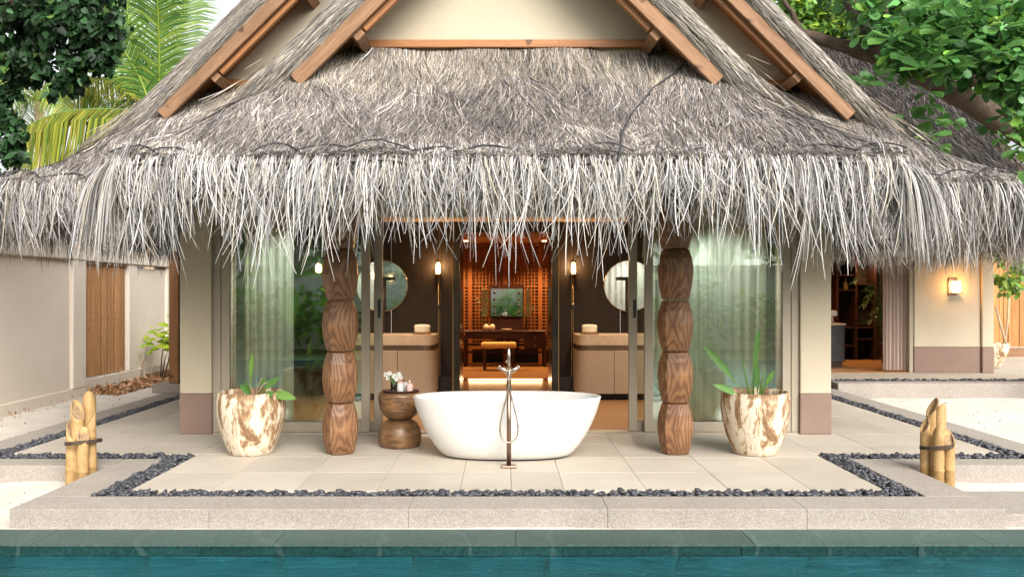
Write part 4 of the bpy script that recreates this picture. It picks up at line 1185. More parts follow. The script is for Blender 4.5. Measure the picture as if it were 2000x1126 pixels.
# floor-standing tap
def tub_filler():
    x, y = .046, 7.62
    f = thing('bath_tap', (x, y, 0), 'slim bronze floor-standing bath tap with hand shower and looped hose', 'tap')
    box('tap_base', x - .068, x + .068, y - .05, y + .05, .0, .022, M['bronze'], f, .008, seg=2)
    tube('tap_post', [(x, y, .022), (x, y, .78)], .021, M['bronze'], f, 16)
    tube('tap_neck', [(x, y, .78), (x, y, .86), (x, y, .94)], [.021, .024, .018], M['nickel'], f, 16)
    for s in (-1, 1):
        tube('tap_handle', [(x, y - .005, .845), (x + s * .045, y - .005, .880), (x + s * .085, y - .005, .905)], [.019, .020, .021], M['nickel'], f, 14)
        tube('handle_cap', [(x + s * .085, y - .005, .905), (x + s * .094, y - .005, .911)], [.024, .023], M['nickel'], f, 14)
    tube('tap_spout', [(x, y, .86), (x - .005, y + .12, .885), (x - .005, y + .24, .86), (x - .005, y + .30, .80)], [.018, .017, .016, .015], M['nickel'], f, 12)
    bar('shower_holder', (x - .018, y - .028, .955), (x - .018, y + .0, .955), .02, .03, M['nickel'], f, .004)
    tube('hand_shower', [(x + .003, y - .03, .90), (x + .0, y - .032, 1.0), (x - .001, y - .036, 1.085)], [.009, .0145, .016], M['nickel'], f, 14)
    pts = []
    for k in range(41):
        u = k / 40; a = math.pi * 2 * u
        # teardrop loop, narrow at the top
        yy = .83 - .60 * math.sin(math.pi * u) ** .9
        xx = .098 * math.sin(a) * (math.sin(math.pi * u) ** .55) * (-1) 
        pts.append((x + xx + .004 * (1 - 2 * u), y - .032 - .006 * math.sin(a), yy))
    tube('shower_hose', [(x + .003, y - .03, .90)] + pts, .0068, M['nickel'], f, 8)
tub_filler()

# hourglass stool with tray and bottles
sx_, sy_ = -1.07, 8.70
ds = thing('hourglass_stool', (sx_, sy_, 0), 'hourglass-shaped turned wooden stool beside the bathtub', 'stool')
lathe('lower_drum', [(.196, .0), (.210, .012), (.222, .05), (.221, .12), (.208, .185), (.180, .235), (.135, .265), (.105, .2745)], M['stool'], ds, (sx_, sy_, 0), 48, wob=.006)
lathe('upper_drum', [(.105, .275), (.130, .288), (.178, .330), (.206, .385), (.219, .45), (.222, .52), (.216, .545), (.205, .552)], M['stool'], ds, (sx_, sy_, 0), 48, wob=.006)
tr = thing('tray', (sx_ + .01, sy_ - .02, .552), 'dark oval tray on the hourglass stool', 'tray')
lathe('tray_plate', [(.15, 0), (.185, .008), (.195, .022), (.185, .024), (.17, .014), (.02, .012)], M['deskwood'], tr, (sx_ + .01, sy_ - .02, .553), 36, sx=1.0, sy=.72)
fv = thing('flower_vase', (sx_ - .06, sy_ - .02, .566), 'small glass vase of white flowers on the tray', 'vase')
bx, by, bz = sx_ - .06, sy_ - .02, .567
lathe('vase_glass', [(.030, 0), (.033, .01), (.033, .085), (.031, .09), (.028, .088), (.028, .012)], M['clearglass'], fv, (bx, by, bz), 18)
for (fx, fz, sc_) in [(-.075, .165, 1.0), (-.035, .185, .8), (.005, .155, .9), (.05, .165, 1.05), (.03, .125, .9), (-.06, .13, .8), (.075, .135, .7)]:
    fy = random.uniform(-.04, .03); c = Vector((bx + fx, by + fy, bz + fz))
    tube('flower_stem', [(bx, by, bz + .02), (bx + fx * .4, by + fy * .4, bz + .09), c], .003, M['potleaf'], fv, 5)
    V = [c + Vector((0, -.012, 0))]; F = []
    for p in range(5):
        a = 2 * math.pi * p / 5 + fx * 20; r_ = .032 * sc_; i0 = len(V)
        for da, rr, yy in ((-.5, .6, -.006), (-.25, 1.0, -.016), (.25, 1.0, -.016), (.5, .6, -.006)):
            V.append(c + Vector((rr * r_ * math.cos(a + da), yy, rr * r_ * math.sin(a + da))))
        F.append((0, i0, i0 + 1, i0 + 2, i0 + 3))
    wmesh('flower', V, F, M['flower'], fv)
for k in range(4): blade('leaf', (bx, by, bz + .08), (bx + random.uniform(-.08, .08), by - .02, bz + random.uniform(.1, .16)), .022, M['potleaf'], fv, .1)
def bottle(name, x, y, prof, mat, lab, cat, cap=None, capm=None):
    b_ = thing(name, (x, y, bz), lab, cat)
    lathe('body', prof, mat, b_, (x, y, bz), 20)
    if cap: lathe('cap', cap, capm, b_, (x, y, bz), 16)
bottle('candle_jar', sx_ + .015, sy_ - .09, [(.032, 0), (.034, .006), (.034, .078), (.030, .082)], M['white'], 'white ribbed jar with a reddish lid on the tray', 'jar', [(.031, .0825), (.031, .094), (.012, .102), (.010, .110)], M['pink'])
bottle('soap_bottle', sx_ + .062, sy_ - .03, [(.022, 0), (.023, .08), (.012, .095)], M['white'], 'slim white bottle with a pump between the jar and pink bottle', 'bottle', [(.007, .0955), (.007, .125), (.012, .127), (.012, .132)], M['nickel'])
bottle('patterned_bottle', sx_ + .108, sy_ - .07, [(.030, 0), (.034, .01), (.035, .06), (.028, .078), (.012, .084)], M['pink'], 'pink patterned bottle with a pale stopper on the tray', 'bottle', [(.008, .0845), (.010, .11), (.006, .114)], M['towel'])

# bamboo bundles
def bamboo(label, poles, ring_z):
    cx = sum(p[0] for p in poles) / len(poles)
    b_ = thing('bamboo_bundle', (cx, 7.5, GZ), label, 'bamboo', 'bamboo bundles at the terrace corners')
    for (x, y, r_, top, lean, ca) in poles:
        n = 20; zb0 = -.25; V = []; F = []
        nodes = [zb0 + .27 * k + random.uniform(-.02, .02) for k in range(1, 5)]
        zs = sorted(set([zb0] + [nz + dz for nz in nodes if nz < top - .12 for dz in (-.012, -.004, .004, .012)]))
        pts, rad = [], []
        for z in zs + [top - .10]:
            bul = 1.0
            for nz in nodes:
                d = abs(z - nz)
                if d < .006: bul = 1.10
            pts.append((x + lean * (z - zb0), y, z)); rad.append(r_ * bul)
        Vt, Ft = tube_data(pts, rad, n, cap=False)
        # slanted cut top
        m = len(Vt); last = Vt[-n:]; cxm = pts[-1]
        slant = []
        for v in last:
            k = ((v.x - cxm[0]) * math.cos(ca) + (v.y - cxm[1]) * math.sin(ca)) / r_
            slant.append(Vector((v.x + lean * .1, v.y, top + k * r_ * 1.5)))
        inner = [Vector((cxm[0] + lean * .1 + (v.x - cxm[0] - lean * .1) * .72, cxm[1] + (v.y - cxm[1]) * .72, v.z)) for v in slant]
        low = [Vector((v.x, v.y, v.z - .05)) for v in inner]
        Vt += slant + inner + low
        for k in range(n):
            j = (k + 1) % n
            Ft += [(m - n + k, m - n + j, m + j, m + k), (m + k, m + j, m + n + j, m + n + k), (m + n + k, m + n + j, m + 2 * n + j, m + 2 * n + k)]
        Ft.append(tuple(m + 2 * n + k for k in range(n)))
        o = wmesh('bamboo_pole', Vt, Ft, M['bamboo'], b_, True)
        o.data.materials.append(M['bamboo_cut'])
        for p in o.data.polygons[len(Ft) - 1 - 2 * n:]: 
            if p.index >= len(Ft) - 1 or (p.index - (len(Ft) - 1 - 3 * n)) % 3 != 0: p.material_index = 1; p.use_smooth = False
        for nz in nodes:
            if nz < top - .14:
                tube('bamboo_node', [(x + lean * (nz - zb0), y, nz - .004), (x + lean * (nz - zb0), y, nz + .004)], r_ * 1.07, M['node'], o, 18)
    xs = [p[0] for p in poles]; ys = [p[1] for p in poles]
    rx, ry = (max(xs) - min(xs)) / 2 + .048, (max(ys) - min(ys)) / 2 + .058
    mx, my = (max(xs) + min(xs)) / 2, (max(ys) + min(ys)) / 2
    for q in range(2):
        ring = [(mx + rx * math.cos(2 * math.pi * k / 28), my + ry * math.sin(2 * math.pi * k / 28), ring_z + .016 * q + .02 * math.cos(2 * math.pi * k / 28 + 1)) for k in range(29)]
        tube('rope_tie', ring, .009, M['bark'], b_, 8)
yb = 7.45
def bx_(px): return (px - VX) / FPX * yb
bamboo('yellow bamboo bundle tied with rope at the left terrace corner',
       [(bx_(139), yb, .050, .36, .02, 2.6), (bx_(154), yb + .02, .056, .54, -.03, 2.4), (bx_(157), yb + .16, .056, .61, .0, -1.2), (bx_(168), yb - .07, .046, .33, .015, 1.8), (bx_(178), yb + .03, .042, .45, -.03, .5)], .245)
bamboo('yellow bamboo bundle tied with rope at the right terrace corner',
       [(bx_(1812), yb + .05, .040, .40, .0, .4), (bx_(1827), yb + .08, .052, .56, .02, .2), (bx_(1843), yb + .06, .056, .51, -.01, -1.4), (bx_(1824), yb - .07, .047, .37, .01, -1.5), (bx_(1848), yb - .04, .048, .30, .01, 1.6)], .21)

# ================================================================== GARDEN WALL, GATE AND PLANTS AT THE LEFT
gw = thing('garden_wall', (-7.15, 8, GZ), 'beige rendered garden wall with projecting cap along the left path', 'wall')
box('wall_body', -7.30, -7.0, 1.0, 13.62, .02, 2.11, M['wallbeige'], gw)
box('wall_plinth', -7.30, -6.955, 1.0, 14.06, GZ - .1, .02, M['wallbeige'], gw, .006)
box('wall_cap', -7.36, -6.92, 1.0, 14.08, 2.112, 2.40, M['wallbeige'], gw, .012)
box('wall_pier', -7.30, -6.94, 13.622, 14.04, .021, 2.111, M['wallbeige'], gw, .01)
g2 = thing('far_garden_wall', (-7.2, 18, GZ), 'beige garden wall beyond the wooden gate behind the little lime plant', 'wall')
box('wall_body', -7.34, -7.10, 15.92, 24, .12, 2.05, M['wallbeige'], g2)
box('wall_plinth', -7.34, -7.04, 14.10, 24, GZ - .1, .115, M['wallbeige'], g2, .006)
box('wall_cap', -7.40, -7.02, 14.10, 24, 2.112, 2.36, M['wallbeige'], g2, .01)
box('wall_pier', -7.34, -7.05, 15.90, 16.25, .118, 2.11, M['wallbeige'], g2, .01)
box('wall_pier', -7.34, -7.05, 17.7, 18.0, .118, 2.11, M['wallbeige'], g2, .01)
end = box('wall_end', -7.0, -5.0, 19.6, 19.8, GZ, 2.05, M['wallbeige'], g2)
gt = thing('wooden_gate', (-7.1, 15, .12), 'weathered vertical board gate in the left garden wall', 'gate')
nb = 13; y0_, y1_ = 14.14, 15.84; cuts = [0]
for k in range(nb): cuts.append(cuts[-1] + random.uniform(.7, 1.3))
cuts = [y0_ + (y1_ - y0_) * c / cuts[-1] for c in cuts]
for a, b_ in zip(cuts[:-1], cuts[1:]):
    px = -7.115 + random.uniform(-.012, .012)
    box('board', px - .02, px + .02, a + .004, b_ - .004, .13 + random.uniform(0, .01), 2.09, M['gatewood'], gt, .004)
box('gate_head', -7.13, -7.06, y0_, y1_, 2.06, 2.11, M['postwood'], gt, .004)
box('gate_backing', -7.19, -7.15, y0_, y1_, .14, 2.09, M['darkwood'], gt)

po_ = thing('timber_post', (-5.22, 13.5, 0), 'square brown timber post on a concrete block beside the left pillar', 'post')
box('post_shaft', -5.32, -5.17, 13.42, 13.57, .14, 2.75, M['postwood'], po_, .006)
box('post_shaft', -5.155, -5.08, 13.44, 13.55, .14, 2.75, M['postwood'], po_, .006)
box('post_block', -5.52, -5.02, 13.25, 13.78, .002, .138, M['kerb'], po_, .01)

# leaf litter along the wall
def litter(n, xr, yr, zb, size, cols):
    x = RNG.uniform(*xr, n); y = RNG.uniform(*yr, n)
    heap = np.exp(-((x - xr[0]) / ((xr[1] - xr[0]) * .55)) ** 2)
    z = zb + RNG.uniform(0, .09, n) * heap
    V, F, C = [], [], []
    for i in range(n):
        e = np.array(Euler((RNG.normal(0, .7), RNG.normal(0, .7), RNG.uniform(0, 6.28))).to_matrix()); s = RNG.uniform(*size)
        q = np.array([(-.5, 0, .1), (-.1, -.28, 0.05), (.5, 0, .12), (-.1, .28, .06)]) * s
        V.append(q @ e.T + (x[i], y[i], z[i])); F.append(np.arange(4)[None] + 4 * i)
        c = np.array(cols[RNG.integers(len(cols))]) * RNG.uniform(.6, 1.3); C.append(np.repeat(c[None], 4, 0))
    return npmesh(np.concatenate(V), np.concatenate(F), False, np.concatenate(C))
LC = [(.30, .15, .07), (.40, .22, .11), (.22, .11, .06), (.46, .29, .16)]
o = obj('leaf_litter', litter(1500, (-7.03, -6.45), (14.2, 19.2), GZ + .02, (.07, .15), LC), M['litter'], kind='stuff'); tag(o, 'dry brown leaves heaped along the garden wall', 'leaf litter')
o = obj('scattered_leaves', litter(60, (-6.95, -6.75), (11.0, 14.0), GZ + .01, (.03, .06), LC), M['litter'], kind='stuff'); tag(o, 'few dry leaves at the foot of the near garden wall', 'leaf litter')
o = obj('sand_debris', litter(260, (-6.8, -3.7), (6.4, 13.5), GZ + .012, (.015, .04), [(.16, .11, .07), (.28, .2, .13), (.08, .06, .05)]), M['litter'], kind='stuff'); tag(o, 'tiny twigs and leaf bits scattered on the left sand', 'debris')
o = obj('sand_debris', litter(220, (3.8, 11.0), (6.5, 13.6), GZ + .012, (.015, .04), [(.16, .11, .07), (.28, .2, .13), (.08, .06, .05)]), M['litter'], kind='stuff'); tag(o, 'tiny twigs and leaf bits scattered on the right sand', 'debris')
for (px, py, d, lab, rt) in ((117, 314, 8.75, 'dry leaf lying on the thatch at the far left', .3), (158, 294, 9.0, 'dry leaf lying on the thatch left of the rafters', 1.2)):
    p = at(px, py, d); p.z = float(zroof(p.x, p.y)) + .06
    o = wmesh('dry_leaf', [p + Vector((-.07, 0, .01)), p + Vector((0, -.04, .0)), p + Vector((.08, .01, .03)), p + Vector((0.02, .05, .05))], [(0, 1, 2, 3)], M['trimwood']); tag(o, lab, 'leaf')

# little lime-leaved shrub by the wall
ls = thing('lime_shrub', (-6.72, 16.6, GZ), 'small shrub with lime green leaves in front of the far garden wall', 'shrub')
stems = [((-6.75, 16.6), (-6.66, 16.55, .62)), ((-6.70, 16.62), (-6.45, 16.5, .78)), ((-6.72, 16.58), (-6.55, 16.45, .45))]
for (bx2, by2), tip in stems:
    tube('stem', [(bx2, by2, GZ), ((bx2 + tip[0]) / 2 - .02, by2, .25), tip], [.016, .012, .007], M['bark'], ls, 6)
for k in range(46):
    tip = Vector(random.choice(stems)[1]) + Vector((random.gauss(-.12, .18), random.gauss(0, .12), random.gauss(.08, .15)))
    a = random.uniform(0, 6.28); l = random.uniform(.18, .30)
    blade('leaf', tip, tip + Vector((l * math.cos(a), l * .6 * math.sin(a), random.uniform(-.08, .05))), l * .62, M['limeleaf'], ls, .25, .2, n=6, up=Vector((0, -.5, 1)))
dw = thing('dry_stalks', (-6.8, 15.9, GZ), 'bare dry stalks rising from the leaf litter beside the gate', 'stalks')
for (x, y, h_, l) in ((-6.85, 15.9, .75, .10), (-6.82, 15.95, .62, .02), (-6.88, 15.1, .40, .05), (-6.8, 16.2, .5, .12), (-6.86, 14.6, .3, -.03)):
    tube('stalk', [(x, y, GZ), (x + l * .4, y, GZ + h_ * .5), (x + l, y, GZ + h_)], [.012, .010, .005], M['bark_pale'], dw, 5)

# ================================================================== SECOND PAVILION AT THE RIGHT
p2 = thing('second_pavilion', (7.5, 16, .1), 'cream thatched pavilion with brown base behind the terrace at the right', 'building')
D2 = .10
box('deck_slab', 5.46, 12.5, 13.8, 14.16, GZ - .2, D2 - .002, M['kerb'], p2, .008)
box('deck_floor', 5.46, 12.5, 14.34, 19.5, GZ - .2, D2, M['tile'], p2, .004)
box('deck_channel', 5.46, 12.5, 14.165, 14.335, GZ - .2, D2 - .06, M['grout'], p2)
wl2 = thing('front_wall', (8.2, 15.7, D2), parent=p2)
box('wall_panel', 7.58, 8.80, 15.60, 15.80, .575, 2.75, M['cream'], wl2, .01)
box('wall_base', 7.575, 8.805, 15.594, 15.806, D2, .573, M['brown'], wl2, .01)
box('wall_pier', 8.808, 9.02, 15.55, 15.80, .575, 2.75, M['cream'], wl2, .01)
box('pier_base', 8.807, 9.026, 15.544, 15.806, D2, .573, M['brown'], wl2, .01)
box('side_wall', 8.85, 9.0, 15.81, 19.5, D2, 2.75, M['cream'], p2)
box('opening_jamb', 7.50, 7.575, 15.62, 15.78, D2, 2.6, M['frame'], p2, .004)
box('room_ceiling', 5.0, 8.8, 15.6, 21, 2.62, 2.68, M['ceil'], p2)
box('room_floor', 5.0, 8.8, 15.62, 21, D2 - .03, D2 + .006, M['floorwood'], p2)
box('room_back_wall', 5.0, 8.8, 20.8, 20.95, D2, 2.62, M['latticewood'], p2)
box('room_side_wall', 4.9, 5.0, 15.62, 21, D2, 2.62, M['latticewood'], p2)
# thatch of the second roof: one slope towards the terrace
E2Y, E2Z = 14.2, 2.6
rf2 = thing('roof', (7, 16, E2Z), parent=p2)
def z2(y): return E2Z + .92 * (y - E2Y)
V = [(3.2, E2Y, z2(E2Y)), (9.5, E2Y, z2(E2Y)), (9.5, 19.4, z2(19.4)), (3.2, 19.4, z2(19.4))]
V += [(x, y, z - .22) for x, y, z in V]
wmesh('thatch_bed', V, [(0, 1, 2, 3), (7, 6, 5, 4), (0, 4, 5, 1), (1, 5, 6, 2), (2, 6, 7, 3), (3, 7, 4, 0)], M['thatch_shaded'], rf2)
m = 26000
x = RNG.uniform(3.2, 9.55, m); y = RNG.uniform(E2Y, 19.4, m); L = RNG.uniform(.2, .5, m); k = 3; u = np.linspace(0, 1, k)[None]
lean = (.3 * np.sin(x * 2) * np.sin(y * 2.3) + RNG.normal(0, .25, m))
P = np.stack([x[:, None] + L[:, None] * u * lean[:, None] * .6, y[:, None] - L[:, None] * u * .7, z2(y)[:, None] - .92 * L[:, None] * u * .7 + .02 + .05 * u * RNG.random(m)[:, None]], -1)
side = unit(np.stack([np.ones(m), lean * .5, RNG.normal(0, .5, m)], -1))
acc2 = [ribbons(P, RNG.uniform(.012, .022, m)[:, None] * np.array([[.9, 1, .5]]), side, strand_colors(m, (.055, .046, .040), .50))]  # strand colour darkened for weathering and the tree's shade
acc2.append(fringe([(3.4, E2Y), (9.55, E2Y)], 330, (.28, .235, .19), E2Z, (.40, .92)))
acc2.append(fringe([(3.4, E2Y), (9.55, E2Y)], 200, (.16, .125, .095), E2Z - .12, (.40, .85), start=(.1, .3)))
# verge along its right end
m = 3500; q = RNG.uniform(E2Y, 19.4, m); L = RNG.uniform(.2, .5, m)
yy = q[:, None] - L[:, None] * u * .7; th = RNG.uniform(0, 6.28, m)[:, None]
P = np.stack([9.5 + .13 * np.cos(th) + 0 * yy, yy, z2(yy) - .06 + .16 * np.sin(th)], -1)
acc2.append(ribbons(P, RNG.uniform(.012, .022, m)[:, None] * np.array([[.9, 1, .5]]), unit(RNG.normal(0, 1, (m, 3))), strand_colors(m, (.15, .12, .095), .3)))
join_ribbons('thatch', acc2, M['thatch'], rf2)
# pebbles of its drain channel
V, F, nv = [], [], 0
for i in range(420):
    co, fa = pbv[i % 7]; e = Euler((random.uniform(-.5, .5), random.uniform(-.5, .5), random.uniform(0, 6.28)))
    V.append(co @ (np.array(e.to_matrix()) * random.uniform(.03, .05)).T + (random.uniform(5.5, 11), random.uniform(14.18, 14.32), D2 - random.uniform(-.012, .03))); F.append(fa + nv); nv += len(co)
obj('pebble_fill', npmesh(np.concatenate(V) - np.array((7.5, 16, .1)), np.concatenate(F), True), M['pebble'], p2, kind='stuff')
# wall lantern
wx, wz = at(1866, 560, 15.5).x, at(1866, 560, 15.5).z
wlmp = thing('wall_lantern', (wx, 15.6, wz), 'lit rectangular wall lantern on the cream wall at the right', 'lantern')
box('back_plate', wx - .085, wx + .075, 15.575, 15.595, wz - .16, wz + .16, M['bronze'], wlmp, .004)
box('lantern_glass', wx - .03, wx + .085, 15.47, 15.565, wz - .10, wz + .10, M['lampglow'], wlmp, .006)
box('lantern_foot', wx - .04, wx + .12, 15.46, 15.574, wz - .122, wz - .104, M['bronze'], wlmp, .003)
pl = bpy.data.lights.new('lantern_glow', 'POINT'); pl.energy = 6; pl.color = (1, .48, .15); pl.shadow_soft_size = .05
po2 = bpy.data.objects.new('lantern_glow', pl); COL.objects.link(po2); po2.parent = wlmp; po2.location = (.03, -.24, .03)
curtain('linen_curtain', 7.10, 7.52, 15.78, D2 + .03, 2.6, M['linen'], 'off-white linen curtain gathered at the opening of the right pavilion', folds=6, amp=.04)
# kitchenette and shelves inside
kc = thing('cabinet', (6.1, 17, D2), 'dark low cabinet with stone top inside the right pavilion', 'cabinet')
xr_ = at(1650, 600, 16.8).x
box('cabinet_body', xr_ - 1.4, xr_, 16.8, 17.4, D2 + .10, .93, M['black'], kc, .006)
box('cabinet_top', xr_ - 1.42, xr_ + .02, 16.78, 17.42, .932, .965, M['stone_slab'], kc, .004)
box('cabinet_plinth', xr_ - 1.36, xr_ - .04, 16.86, 17.38, D2 + .007, D2 + .10, M['deskwood'], kc)
box('cabinet_drawer', xr_ - .36, xr_ - .012, 16.785, 16.798, .30, .90, M['marble_black'], kc, .003)
co_ = thing('coffee_machine', (xr_ - .22, 17.0, .965), 'small white coffee machine on the dark cabinet in the right pavilion', 'appliance')
box('machine_body', xr_ - .30, xr_ - .16, 16.95, 17.2, .966, 1.10, M['bronze'], co_, .01); box('machine_head', xr_ - .36, xr_ - .10, 16.90, 17.22, 1.105, 1.22, M['white'], co_, .03, seg=3)
sh = thing('open_shelf', (xr_ + .5, 18.6, D2), 'dark open shelving unit with a screen inside the right pavilion', 'shelf')
sx0, sx1 = at(1632, 600, 18.6).x, at(1706, 600, 18.6).x
for x in (sx0, (sx0 + sx1) / 2, sx1): box('shelf_post', x - .025, x + .025, 18.5, 18.9, D2 + .007, 2.55, M['deskwood'], sh, .004)
for z in (.40, .80, 1.62, 1.95): box('shelf_board', sx0 + .026, (sx0 + sx1) / 2 - .026, 18.52, 18.9, z, z + .03, M['deskwood'], sh)
for z in (.55, .80, 1.75): box('shelf_board', (sx0 + sx1) / 2 + .026, sx1 - .026, 18.52, 18.9, z, z + .03, M['deskwood'], sh)
box('shelf_screen', (sx0 + sx1) / 2 + .05, sx1 - .06, 18.70, 18.74, .86, 1.68, M['marble_black'], sh, .004)
box('shelf_back', sx0, sx1, 18.905, 18.93, D2 + .007, 2.55, M['darkwood'], sh)
bk = box('dark_screen', sx1 + .05, sx1 + .55, 18.7, 18.75, D2 + .008, 2.5, M['marble_black']); tag(bk, 'tall black panel standing right of the dark shelves', 'panel')
for i, (x, h_, m_) in enumerate(((sx0 + .12, .30, M['clearglass']), (sx0 + .24, .26, M['cushion']), (sx0 + .36, .34, M['clearglass']))):
    o = lathe('shelf_bottle', [(.04, 0), (.045, .02), (.045, h_ * .55), (.015, h_ * .72), (.015, h_)], m_, None, (x, 18.65, 1.65), 14)
    tag(o, ['clear bottle at the left of the shelf in the right pavilion', 'amber bottle between two clear bottles on the shelf', 'tallest clear bottle on the shelf in the right pavilion'][i], 'bottle', 'bottles on the pavilion shelf')
tw2 = thing('brick_wall_section', (at(1722, 600, 19.5).x, 19.5, D2), 'pale stacked stone wall strip behind the palm in the right pavilion', 'wall')
xa_, xb_ = at(1705, 600, 19.5).x, at(1790, 600, 19.5).x
z = D2 + .35
while z < 2.5:
    h_ = random.uniform(.05, .09); xx = xa_ + random.uniform(-.1, .0)
    while xx < xb_:
        l = random.uniform(.25, .5); box('stone', max(xx, xa_), min(xx + l, xb_) - .006, 19.5 + random.uniform(0, .03), 19.66, z, z + h_ - .008, M['stone_slab'], tw2, .004); xx += l
    z += h_
box('wall_base', xa_, xb_, 19.48, 19.66, D2 + .007, D2 + .345, M['barge'], tw2)
# ceiling light inside the second pavilion
for (x, y, e, lb) in ((6.6, 17.6, 60, 'above the cabinet'), (8.0, 18.3, 70, 'above the indoor palm')):
    downlight(x, y, 2.62, e, f'lit downlight in the right pavilion ceiling {lb}')
# indoor palm
ip = thing('indoor_palm', (at(1738, 690, 17.2).x, 17.2, D2), 'potted palm with narrow fronds inside the right pavilion', 'plant')
ipx = at(1738, 690, 17.2).x
lathe('palm_pot', [(.13, 0), (.17, .1), (.20, .45), (.185, .46), (.17, .42)], M['deskwood'], ip, (ipx, 17.2, D2 + .008), 20)
def frond(name, pts, leaf_len, nleaf, mat, parent, cols, width=.02, droop=.35, rachis=.008, up=Vector((0, 0, 1)), both=True):
    """pinnate frond: rachis plus leaflets, one mesh"""
    P_ = [Vector(p) for p in pts]
    # smooth the polyline
    Q = []
    for i in range(len(P_) - 1):
        p0, p1, p2_, p3 = P_[max(i - 1, 0)], P_[i], P_[i + 1], P_[min(i + 2, len(P_) - 1)]
        for j in range(8):
            t = j / 8; Q.append(.5 * ((2 * p1) + (p2_ - p0) * t + (2 * p0 - 5 * p1 + 4 * p2_ - p3) * t * t + (3 * p1 - p0 - 3 * p2_ + p3) * t ** 3))
    Q.append(P_[-1])
    rad = [rachis * (1 - .8 * i / (len(Q) - 1)) for i in range(len(Q))]
    Vt, Ft = tube_data(Q, rad, 5, cap=False)
    V = [tuple(v) for v in Vt]; F = list(Ft); C = [tuple(1.25 * c for c in cols[-1])] * len(V)
    nq = len(Q)
    for i in range(nleaf):
        f = .10 + .90 * i / nleaf; idx = min(int(f * (nq - 1)), nq - 2); p = Q[idx].lerp(Q[idx + 1], f * (nq - 1) - idx)
        t = (Q[idx + 1] - Q[idx]).normalized(); sd_ = t.cross(up)
        sd_ = sd_.normalized() if sd_.length > .05 else Vector((1, 0, 0))
        for s in (-1, 1):
            ll_ = leaf_len * (math.sin(math.pi * min(1, .16 + .84 * (1 - f))) ** .6 if f > .5 else math.sin(math.pi * (.25 + .5 * f)) ** .7) * random.uniform(.85, 1.1)
            dr = (sd_ * s * random.uniform(.75, .95) + t * random.uniform(.45, .7)).normalized()
            a = p; b_ = p + dr * ll_ * .5 + Vector((0, 0, -droop * ll_ * .15)); c_ = p + dr * ll_ * .9 + Vector((0, 0, -droop * ll_ * random.uniform(.7, 1.1)))
            wv = t.cross(Vector((random.uniform(-.4, .4), random.uniform(-.4, .4), 1))).cross(dr); wv = t * .9 + Vector((0, 0, random.uniform(-.3, .3))); wv = (wv - dr * wv.dot(dr)).normalized() * width * .5
            i0 = len(V)
            V += [tuple(a - wv * .6), tuple(a + wv * .6), tuple(b_ + wv), tuple(b_ - wv), tuple(c_ + wv * .15), tuple(c_ - wv * .15)]
            F += [(i0, i0 + 1, i0 + 2, i0 + 3), (i0 + 3, i0 + 2, i0 + 4, i0 + 5)]
            cc = np.array(cols[random.randrange(len(cols))]) * random.uniform(.7, 1.25); C += [tuple(cc)] * 6
    off = np.array(tuple(wloc(parent)))
    me = npmesh(np.array(V) - off, np.array(F), False, np.array(C))
    return obj(name, me, mat, parent)
GP = [(.05, .12, .03), (.07, .17, .04), (.04, .10, .03)]
for k in range(9):
    a = random.uniform(2.2, 4.6) if k < 6 else random.uniform(-1, 1); h_ = .55 + .16 * k; r_ = random.uniform(.35, .6)
    b0 = Vector((ipx, 17.2, D2 + .45)); tip = Vector((ipx + r_ * math.cos(a), 17.2 + .5 * r_ * math.sin(a) - .1, D2 + .45 + h_))
    frond('frond', [b0, b0.lerp(tip, .5) + Vector((0, 0, .12)), tip + Vector((0, 0, .02)), tip + Vector((.25 * math.cos(a), 0, -.10))], .24, 16, M['palmleaf'], ip, GP, .022, .3)

# fence, planter and sticks at the far right
fx0, fx1, fy = at(1935, 600, 20).x, at(2080, 600, 20).x, 20.0
fn = thing('board_fence', ((fx0 + fx1) / 2, fy, 0), 'amber vertical board fence at the far right edge', 'fence')
x = fx0 - .6
while x < fx1 + .4:
    w = random.uniform(.08, .2); box('board', x, x + w - .012, fy + random.uniform(0, .02), fy + .05, .30, 2.5, M['fencewood'], fn, .003); x += w
box('fence_foot', fx0 - .6, fx1 + .5, fy - .05, fy + .08, 0, .28, M['barge'], fn, .005)
sk = thing('leaning_sticks', (at(1962, 690, 18).x, 18, D2), 'two crossed pale sticks leaning in front of the board fence', 'sticks')
tube('stick', [at(1945, 600, 18), at(1956, 640, 18), at(1969, 686, 18)], [.022, .024, .028], M['bark_pale'], sk, 7)
tube('stick', [at(1971, 575, 18), at(1968, 625, 18), at(1960, 690, 18)], [.022, .024, .028], M['bark_pale'], sk, 7)
gp = thing('stone_planter', (at(1943, 690, 16.5).x, 16.5, D2), 'mottled stone planter beside the cream pier at the right', 'planter')
lathe('planter_bowl', [(.12, 0), (.2, .08), (.30, .35), (.32, .50), (.29, .50), (.26, .40)], M['pot'], gp, (at(1936, 690, 16.5).x, 16.5, D2), 24)

# ================================================================== TREES AND PLANTS
LEAF_OB = np.array([(0, 0, 0), (-.14, .25, .03), (-.33, .66, .06), (-.22, .93, .03), (0, 1.0, -.02), (.22, .93, .03), (.33, .66, .06), (.14, .25, .03), (0, .55, -.03)])
LEAF_HT = np.array([(0, .05, 0), (-.30, .05, .05), (-.40, .35, .05), (-.22, .7, .02), (0, 1.0, -.06), (.22, .7, .02), (.40, .35, .05), (.30, .05, .05), (0, .45, -.03)])
LEAF_F = np.array([(0, 8, 2, 1), (8, 4, 3, 2), (0, 7, 6, 8), (8, 6, 5, 4)])

def leaf_frames(dirs, ups):
    yv = unit(dirs); xv = unit(np.cross(yv, ups)); zv = np.cross(xv, yv)
    return np.stack([xv, yv, zv], -1)            # columns

